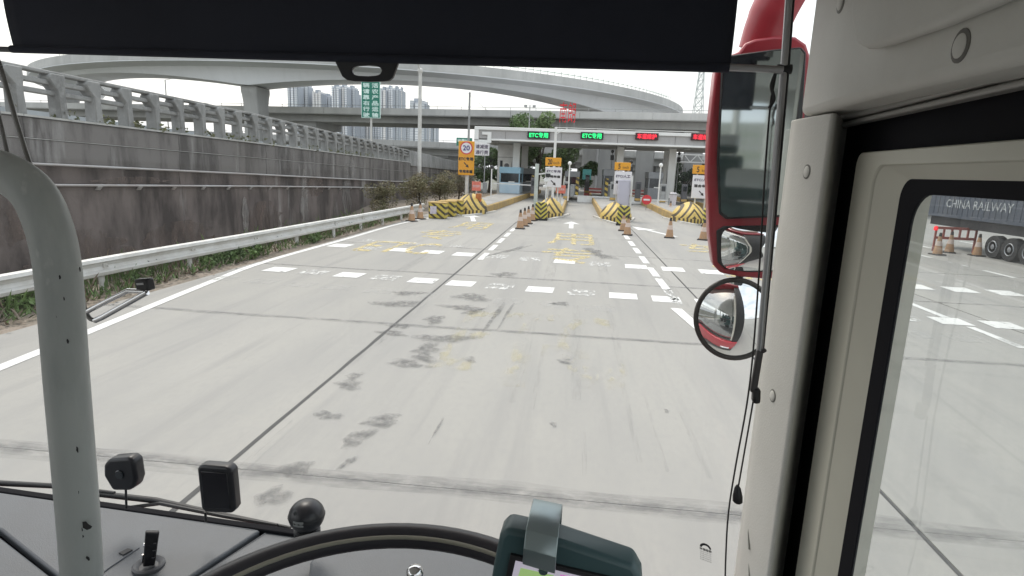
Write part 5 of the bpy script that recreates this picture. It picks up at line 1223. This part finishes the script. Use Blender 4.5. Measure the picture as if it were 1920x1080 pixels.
MB().lathe([(.006, -.012), (.0085, -.006), (.0085, .0), (.006, .004), (.001, .005)], kb, 16).build('head', MATS['chrome'], t, smooth=50)
MB().tube([kb+Vector((0, 0, -.01)), kb+Vector((0, .01, -.13))], .004, 8).build('stem', black_m, t, smooth=50)
# ---------------------------------------------------------------- payment terminal held by a clamp
teal = mat('teal_grey_case', (.062, .115, .125), .4, var=(.25, 6), dark=(.048, .085, .092))
Yt = .56
def tp_(px, py, d=0): return BY(px, py, Yt)+byv*d
tc0 = tp_(1050, 1085)
t = thing('terminal', tc0, 'teal grey handheld terminal with lit screen at the bottom right of the wheel', 'terminal')
MB().prism([tp_(a, b) for a, b in [(948, 992), (1040, 1012), (1190, 1062), (1205, 1090), (1190, 1180), (905, 1180), (925, 1060), (936, 1006)]], byv*.035).build('case', teal, t, bevel=.006, seg=3)
sf_ = MB().prism([tp_(a, b, -.004) for a, b in [(958, 1036), (1170, 1086), (1160, 1170), (930, 1170)]], byv*.006).build('screen_frame', black_m, t, bevel=.001)
scr = mat('lit_screen', (.3, .28, .34), .3, emit=(.50, .47, .55, .42))
MB().prism([tp_(a, b, -.0055) for a, b in [(968, 1046), (1162, 1092), (1154, 1168), (940, 1168)]], byv*.001).build('screen', scr, sf_)
for poly, cc in (([(978, 1058), (1040, 1072), (1030, 1110), (965, 1100)], (.28, .42, .16)), ([(1052, 1070), (1075, 1075), (1070, 1088), (1048, 1084)], (.5, .2, .45)), ([(1090, 1082), (1140, 1094), (1135, 1110), (1085, 1100)], (.6, .58, .62))):
    MB().prism([tp_(a, b, -.0062) for a, b in poly], byv*.0003).build('screen_tile', mat('screen_tile_%d' % int(cc[0]*100), cc, .3, emit=(*cc, .5)), sf_)
t = thing('clamp_band', tp_(1015, 1020), 'shiny grey clamp band wrapped over the top of the terminal', 'clamp')
def cb(px, py, d): return tp_(px, py, d)
secs = []
for (la, lb_), d in ((((983, 1042), (1043, 1060)), -.012), (((986, 1010), (1046, 1026)), -.016), (((988, 986), (1048, 1000)), -.008), (((989, 978), (1048, 991)), .012), (((989, 980), (1048, 993)), .045), (((985, 1020), (1045, 1036)), .05)):
    a, b = cb(*la, d), cb(*lb_, d); secs.append([a, b])
outer = [s for s in secs]
mb = MB(); n = len(outer)
mb.add([p for s in outer for p in s], [(2*k, 2*k+1, 2*k+3, 2*k+2) for k in range(n-1)])
mb.build('band', mat('satin_teal_metal', (.30, .36, .37), .28, .6), t, smooth=60, solid=.004, bevel=.001)
MB().tube([cb(1020, 1062, -.008), cb(1020, 1066, .04)], .005, 10).build('screw', MATS['chrome'], t)
# ---------------------------------------------------------------- roller blind
blind_m = mat('blind_fabric', (.019, .022, .037), .85, var=(.5, 2.5), dark=(.011, .013, .022), stretch=(1, 1, .3), bump=(600, .2, .001))
Yb = 1.10
t = thing('roller_blind', BY(700, 0, Yb), 'black fabric roller blind pulled part way down the windscreen', 'blind')
def bf(u, v):
    # u across, v from top (0) to hem (1)
    lx = [2, 4, 10, 22][0]+(0 if v < .35 else 24*((v-.35)/.65)**1.5); rx = 1394-26*v
    xpx = lx+(rx-lx)*u; ypx = (-70)*(1-v)+(97+36*u)*v
    p = BY(xpx, ypx, Yb); return p+byv*(.006*math.sin(u*31+1.5*v)*v*.5+.004*math.sin(u*9+v*3)+.02*(u**14)*(1-v))
MB().grid(bf, 60, 14).build('fabric', blind_m, t, smooth=60, solid=.003)
MB().tube([BY(22+(1367-22)*k/12, 92+36*k/12, Yb-.004) for k in range(13)], .0075, 10).build('hem_pocket', blind_m, t, smooth=60)
rod_m = mat('rod_steel', (.42, .42, .43), .35, .7)
MB().tube([BY(-70, 90, Yb), BY(24, 93, Yb)], .0055, 8).build('hem_rod', mat('dark_rod', (.07, .075, .08), .4, .4), t, smooth=50)
MB().tube([BY(1362, 126, Yb), BY(1468, 131, Yb)], .006, 10).build('hem_rod', rod_m, t, smooth=50)
bq0, bq1 = bloc(BY(2, -70, Yb)), bloc(BY(1394, -70, Yb))
MB().tube([W(bq0.x-.03, Yb, bq0.z+.02), W(bq1.x+.03, Yb, bq1.z+.02)], .034, 14).build('roller_tube', blind_m, t, smooth=60)
for q_ in (bq0.x-.03, bq1.x+.03): MB().hexa(wl([(q_-.006, Yb-.03, bq0.z-.02), (q_+.006, Yb-.03, bq0.z-.02), (q_+.006, Yb+.03, bq0.z-.02), (q_-.006, Yb+.03, bq0.z-.02)]), wl([(q_-.006, Yb-.03, 3.16), (q_+.006, Yb-.03, 3.16), (q_+.006, Yb+.03, 3.16), (q_-.006, Yb+.03, 3.16)])).build('bracket', rod_m, t)
# pull tab with an oval finger hole
O = [(627, 114), (634, 128), (641, 143), (650, 150), (664, 152), (690, 153), (716, 152.5), (729, 151), (736, 145), (741, 132), (746, 117), (716, 116), (690, 115), (664, 114.5)]
ho = []
for a, b in O:
    th = math.atan2(b-132.5, (a-687)*.42); ho.append((687+28.5*math.copysign(abs(math.cos(th))**.75, math.cos(th)), 132.5+10.2*math.copysign(abs(math.sin(th))**.8, math.sin(th))))
n = len(O); A_ = [BY(*p, Yb-.006) for p in O]; B_ = [BY(*p, Yb-.006) for p in ho]
vs = A_+B_+[p+byv*.009 for p in A_]+[p+byv*.009 for p in B_]
fs = [(k, (k+1) % n, n+(k+1) % n, n+k) for k in range(n)]+[(2*n+k, 3*n+k, 3*n+(k+1) % n, 2*n+(k+1) % n) for k in range(n)]+[(n+k, n+(k+1) % n, 3*n+(k+1) % n, 3*n+k) for k in range(n)]+[(k, 2*n+k, 2*n+(k+1) % n, (k+1) % n) for k in range(n)]
MB().add(vs, fs).build('pull_tab', mat('tab_black', (.012, .012, .016), .4), t, smooth=35, bevel=.0015)
# guide rod and cords at the right
Yg = 1.13
t = thing('blind_guide_rod', BY(1420, 745, Yg), 'thin steel guide rod running down beside the right pillar', 'rod')
MB().tube([BY(1482, -40, Yg), BY(1470, 125, Yg), BY(1446, 400, Yg), BY(1424, 660, Yg)], .0058, 10).build('rod', rod_m, t, smooth=50)
MB().tube([BY(1488, -40, Yg+.004), BY(1476, 125, Yg+.004), BY(1452, 400, Yg+.004), BY(1428, 660, Yg+.004)], .0045, 8).build('dark_channel', black_m, t, smooth=50)
MB().tube([BY(1456, 130, Yg), BY(1484, 130, Yg)], .008, 10).build('clip', black_m, t)
MB().bar(BY(1425, 655, Yg), BY(1412, 735, Yg), .012, .012).build('lower_bracket', mat('bracket_dark', (.06, .055, .055), .5), t, bevel=.003)
MB().bar(BY(1418, 727, Yg), BY(1417, 755, Yg), .021, .014).build('foot', black_m, t, bevel=.005)
MB().tube([BY(1430, 659, Yg-.004), BY(1434, 657, Yg-.01)], .004, 8).build('bolt', MATS['bracket_dark'], t)
cord = mat('dark_cord', (.035, .033, .032), .8)
t = thing('pull_cord', BY(1400, 900, Yg), 'dark pull cord with a small toggle hanging by the pillar', 'cord')
MB().tube([BY(1413, 748, Yg-.01), BY(1404, 800, Yg-.01), BY(1384, 915, Yg-.01)], .0016, 6).build('cord', cord, t)
MB().sweep([[BY(1383, yy, Yg-.01)+(bxv*math.cos(a)+byv*math.sin(a))*r for a in [2*math.pi*k/12 for k in range(12)]] for yy, r in ((909, .002), (915, .006), (930, .0095), (940, .0095), (943, .006))]).build('toggle', black_m, t, smooth=50)
t = thing('pull_cord', BY(1400, 600, Yg), 'long thin cord looped from the blind rod down past the pillar foot', 'cord')
MB().tube(sweep_smooth([BY(a, b, Yg-.012) for a, b in [(1456, 132), (1451, 160), (1444, 200), (1434, 330), (1424, 500), (1412, 660), (1400, 760), (1380, 870), (1366, 960), (1361, 1040), (1359, 1120)]], 4), .0017, 6).build('cord', cord, t)
MB().tube(sweep_smooth([BY(a, b, Yg-.014) for a, b in [(1456, 132), (1446, 160), (1451, 185), (1442, 203)]], 5), .003, 6).build('loop', black_m, t)
# ---------------------------------------------------------------- grab pole
pole_m, pt_, pb_ = nodes_of('chipped_grey_paint')
s1 = vary(pt_, (.42, .445, .44), .55, 28, (1, 1, .25), dark=(.32, .345, .345), lo=.45, hi=.62)
s2 = vary(pt_, s1, .9, 42, (1, 1, .35), dark=(.50, .52, .51), lo=.60, hi=.66)
s3 = vary(pt_, s2, 1.0, 34, (1, 1, .6), dark=(.02, .02, .022), lo=.685, hi=.70)
pt_.links.new(s3, pb_.inputs['Base Color']); pb_.inputs['Roughness'].default_value = .45; bumpy(pt_, pb_, 90, .25, .001)
MATS['chipped'] = pole_m
Yp = .50
t = thing('grab_pole', BY(150, 1080, Yp), 'grey painted grab pole with chips, bending left at the top', 'pole')
pp = sweep_smooth([BY(a, b, Yp) for a, b in [(158, 1150), (149, 1000), (137, 850), (126, 720), (117, 600), (108, 500), (92, 425), (62, 362), (12, 325), (-50, 310), (-140, 305)]], 6)
ql = bloc(pp[-1]); q0 = bloc(pp[0])
pp = [W(q0.x, q0.y, 1.03), W(q0.x, q0.y, 1.4), W(q0.x, q0.y, q0.z-.15)]+pp+[W(x_, Yp, z_) for x_, z_ in ((ql.x-.12, ql.z), (ql.x-.22, ql.z-.02), (ql.x-.29, ql.z-.08), (ql.x-.31, ql.z-.18), (ql.x-.31, 1.03))]
MB().tube(pp, .0198, 24).build('tube', pole_m, t, smooth=80)
chip = mat('paint_chip', (.018, .018, .02), .6)
for k, (px, py, rx, ry) in enumerate(((142, 921, 7, 8), (145, 843, 3, 7), (160, 985, 14, 9), (150, 992, 8, 6), (165, 1047, 5, 5), (155, 1006, 3, 3), (127, 640, 3, 5), (120, 560, 2, 4), (150, 505, 2, 6), (112, 520, 3, 5))):
    c0 = min(pp, key=lambda q: (q-BY(px, py, Yp)).length); d = ray(px, py); 
    # nearest surface point of the tube along the sight line
    n_ = -d.normalized(); base = BY(px, py, Yp); off = base-c0; off -= Vector((0, 0, off.z)); h2 = .0198**2-min(off.length_squared, .0198**2*.9); base = base+n_*math.sqrt(h2)*1.01
    rnd = random.Random(k); nn = 9
    MB().add([base+bxv*(rx/1130*.55)*math.cos(6.283*q/nn)*rnd.uniform(.7, 1.25)+ZU*(ry/1130*.55)*math.sin(6.283*q/nn)*rnd.uniform(.7, 1.25) for q in range(nn)], [tuple(range(nn))]).build('paint_chip', chip, t)
# chrome wire holder clipped to the pole
chrome = MATS['chrome']; wire_d = mat('dull_wire', (.22, .215, .21), .35, .6)
Yw = .60
t = thing('wire_holder', BY(175, 600, Yw), 'bent chrome wire bracket with black clip beside the grab pole', 'bracket')
MB().tube(sweep_smooth([BY(a, b, Yw) for a, b in [(-130, -330), (-60, -80), (-30, 40), (5, 140), (32, 232), (62, 322), (100, 395), (134, 470), (150, 530), (158, 575), (166, 594), (177, 600), (192, 594), (235, 570), (276, 547)]], 5), .0026, 8).build('wire', wire_d, t, smooth=60)
MB().tube([BY(a, b, Yw-.001) for a, b in [(178, 601), (192, 595), (235, 571), (276, 548)]], .0034, 8).build('bright_bar', chrome, t, smooth=60)
MB().tube([BY(a, b, Yw) for a, b in [(160, 586), (200, 565), (240, 545), (276, 547)]], .003, 8).build('bright_bar', chrome, t, smooth=60)
MB().tube(sweep_smooth([BY(a, b, Yw+.01) for a, b in [(-130, -300), (-50, 40), (-20, 150), (2, 235), (18, 300), (40, 350)]], 4), .0026, 8).build('wire', wire_d, t, smooth=60)
MB().prism([BY(a, b, Yw-.006) for a, b in [(250, 524), (274, 523), (279, 546), (254, 544)]], byv*.012).build('clip', mat('clip_black', (.02, .02, .022), .35), t, bevel=.002)
MB().prism([BY(a, b, Yw-.0068) for a, b in [(255, 531), (268, 530), (269, 534), (256, 535)]], byv*.0005).build('clip_print', mat('clip_print', (.45, .45, .46), .5), t)
# ---------------------------------------------------------------- things on the dash
def gadget(name, poly, yb, th, lb, cat, m=black_m, bev=.010):
    P = [BY(a, b, yb) for a, b in poly]; c = sum(P, Vector())/len(P)
    t = thing(name, Vector((c.x, c.y, min(p.z for p in P))), lb, cat)
    MB().prism(P, byv*th).build('housing', m, t, bevel=bev, seg=4); return t, P
gm = mat('gadget_black', (.016, .017, .021), .35, var=(.4, 30), dark=(.03, .03, .034))
t, P = gadget('dash_camera', [(193, 872), (203, 861), (240, 858), (250, 866), (255, 900), (250, 916), (240, 921), (210, 921), (193, 893)], 1.17, .035, 'small black dash camera on a thin stalk beside the grab pole', 'camera', gm)
MB().tube([BY(236, 918, 1.18), BY(237, 952, 1.19)], .0028, 8).build('stalk', black_m, t)
cap_disc(BY(224, 890, 1.169), -byv, .012, .003, 'lens', glass_dark, t)
t, P = gadget('dash_unit', [(368, 878), (376, 872), (425, 876), (434, 884), (440, 955), (434, 964), (384, 962), (376, 954)], 1.16, .03, 'upright black rectangular unit standing at the windscreen foot', 'device', gm)
MB().prism([BY(a, b, 1.158) for a, b in [(376, 884), (425, 887), (431, 955), (382, 953)]], byv*.003).build('front_face', mat('gadget_face', (.012, .012, .016), .2), t, bevel=.003)
MB().tube([BY(385, 960, 1.17), BY(386, 978, 1.18)], .003, 8).build('stalk', black_m, t)
bc = BY(575, 966, 1.16)
t = thing('ball_camera', bc-Vector((0, 0, .035)), 'round black ball camera with grey label at the windscreen foot', 'camera')
br = .0405
MB().lathe([(br*math.cos(a)+.0001, br*math.sin(a)*.92) for a in [math.radians(-80+160*k/16) for k in range(17)]], bc, 24).build('ball', gm, t, smooth=60)
MB().lathe([(br*1.01, -.002), (br*1.03, .001), (br*1.01, .004)], bc, 24).build('seam_ring', black_m, t, smooth=30)
MB().grid(lambda u, v: bc+1.02*br*((bxv*math.sin(-.30+u*.62)-byv*math.cos(-.30+u*.62))*math.cos(-.14+.34*v)+ZU*.93*math.sin(-.14+.34*v)), 8, 4).build('label_plate', mat('grey_label', (.22, .23, .23), .5), t)
cap_disc(bc-byv*.028+Vector((-.010, 0, .020)), (-byv*1+Vector((0, 0, .7))), .005, .004, 'lens', glass_dark, t)
MB().lathe([(.03, -.05), (.03, -.035), (.02, -.03)], bc, 20).build('foot', black_m, t)
# ---------------------------------------------------------------- wipers outside the glass
wm_ = mat('wiper_black', (.02, .02, .022), .5)
for pts, pts2, lb in (([(-80, 898), (0, 906), (100, 911), (215, 924)], [(-60, 912), (60, 930), (185, 940)], 'left windscreen wiper lying along the dash edge behind the grab pole'),
                      ([(150, 922), (290, 938), (400, 962), (545, 990)], [(240, 952), (300, 944), (420, 968), (520, 985)], 'right windscreen wiper lying along the dash edge behind the black units')):
    t = thing('wiper', BY(*pts[1], 1.33), lb, 'wiper', 'windscreen wipers')
    MB().tube([BY(a, b, 1.32) for a, b in pts], [.0085, .0085, .0075, .0045], 8).build('blade', wm_, t, smooth=50)
    MB().tube([BY(a, b, 1.31) for a, b in pts2], .005, 6).build('arm', wm_, t, smooth=50)
# ---------------------------------------------------------------- outside mirrors
Ym = 1.70
mir = pane = None
def mirror_mat(name, tint, rough=.02):
    m, tt, b = nodes_of(name); b.inputs['Metallic'].default_value = 1; b.inputs['Roughness'].default_value = rough
    b.inputs['Base Color'].default_value = (*tint, 1); MATS[name] = m; return m
mm = mirror_mat('mirror_silver', (.56, .62, .63), .04); mm2 = mirror_mat('mirror_silver_convex', (.80, .82, .82), .015)
def mp_(px, py, d=0): return BY(px, py, Ym)+byv*d
t = thing('wing_mirror', mp_(1430, 520), 'tall red bus mirror housing with two glasses, hung outside the right pillar', 'mirror')
HO = [(1384, 98), (1396, 82), (1415, 74), (1450, 69), (1490, 70), (1510, 84), (1519, 112), (1515, 200), (1502, 300), (1494, 430), (1490, 495), (1478, 515), (1440, 523), (1385, 518), (1350, 511), (1336, 496), (1329, 440), (1325, 330), (1328, 240), (1340, 130), (1350, 110)]
back = [mp_(a+(1425-a)*.15, b+(300-b)*.06, .13) for a, b in HO]
ho_ = MB().sweep([[mp_(a+(1425-a)*.01, b+(300-b)*.005, -.012) for a, b in HO], [mp_(a, b, .0) for a, b in HO], [mp_(a+(1425-a)*.03, b+(300-b)*.01, .07) for a, b in HO], back]).build('housing', red_paint, t, smooth=50, bevel=.006)
g1 = [(1354, 124), (1370, 111), (1440, 104), (1484, 102), (1492, 112), (1486, 250), (1474, 390), (1462, 400), (1362, 406), (1350, 396), (1346, 300)]
g2 = [(1345, 432), (1358, 424), (1460, 422), (1478, 428), (1474, 492), (1462, 506), (1400, 508), (1360, 502), (1347, 490)]
MT_A, MT_B = -.24, -.05            # main glass turned in towards the driver
mc = bloc(mp_(1425, 252))
def tilted(px, py, d):
    p = mp_(px, py); l = bloc(p); return p+byv*(d+MT_A*(l.x-mc.x)+MT_B*(l.z-mc.z))
for nm, g, fn, th in (('upper', g1, lambda a, b: tilted(a, b, -.0455), .06), ('lower', g2, lambda a, b: mp_(a, b, -.0155), .012)):
    cxp = sum(a for a, b in g)/len(g); cyp = sum(b for a, b in g)/len(g)
    MB().prism([fn(a+(a-cxp)*.05, b+(b-cyp)*.025) for a, b in g], byv*th).build('glass_surround', black_m, ho_, bevel=.003)
o = MB().add([tilted(a, b, -.048) for a, b in g1], [tuple(range(len(g1)))]).build('main_glass', mm, ho_)
def convex(g, bulge, name, n=14, base=-.0175):
    cxp = sum(a for a, b in g)/len(g); cyp = sum(b for a, b in g)/len(g); rings = []
    for k in range(n+1):
        u = 1-k/n
        rings.append([mp_(cxp+(a-cxp)*u, cyp+(b-cyp)*u, base-bulge*(1-u*u)) for a, b in g] if k < n else None)
    rings = rings[:-1]; vs = [p for r in rings for p in r]; m = len(g); fs = []
    for i in range(len(rings)-1):
        for j in range(m): fs.append((i*m+j, i*m+(j+1) % m, (i+1)*m+(j+1) % m, (i+1)*m+j))
    vs.append(mp_(cxp, cyp, base-bulge)); fs += [((len(rings)-1)*m+j, (len(rings)-1)*m+(j+1) % m, len(vs)-1) for j in range(m)]
    return MB().add(vs, fs).build(name, mm2, t, smooth=80)
convex([(1350+(1474-1350)*.5+62*math.copysign(abs(math.cos(a))**.45, math.cos(a)), 464.5+41*math.copysign(abs(math.sin(a))**.45, math.sin(a))) for a in [2*math.pi*k/40 for k in range(40)]], .030, 'wide_angle_glass')
# arm from the roof
MB().tube(sweep_smooth([mp_(1436, 85, .06), mp_(1450, 35, .05), mp_(1476, -20, .04), mp_(1520, -90, .02), mp_(1600, -180, -.02)], 5), [.056]*6+[.058]*15, 16).build('arm', red_paint, t, smooth=60)
# round front-view mirror below
t = thing('round_mirror', mp_(1378, 672), 'round convex mirror with black rim below the red mirror housing', 'mirror')
cc, rr2 = (1378, 598), 73.5
circ = [(cc[0]+rr2*math.cos(a), cc[1]+rr2*math.sin(a)) for a in [2*math.pi*k/48 for k in range(48)]]
convex([(cc[0]+(a-cc[0])*.95, cc[1]+(b-cc[1])*.95) for a, b in circ], .046, 'convex_glass', base=-.004)
MB().tube([mp_(a, b) for a, b in circ]+[mp_(*circ[0]), mp_(*circ[1])], .0068, 10, caps=False).build('rim', mat('mirror_rim', (.055, .05, .045), .5), t, smooth=80)
MB().lathe([(.001, 0), (.001, 0)], mp_(1378, 598, .05), 4)
bk = [[mp_(cc[0]+(a-cc[0])*s, cc[1]+(b-cc[1])*s, d) for a, b in circ] for s, d in ((.97, .0), (.8, .04), (.3, .06), (.02, .062))]
MB().sweep(bk).build('back_shell', black_m, t, smooth=60)
MB().tube([mp_(1395, 522, .05), mp_(1385, 545, .055), mp_(1380, 590, .058)], .010, 10).build('bracket', black_m, t)

# ------------------------------------------------------------------ tidy
for o in bpy.data.objects:
    for k in ('_o', '_k'):
        if k in o: del o[k]
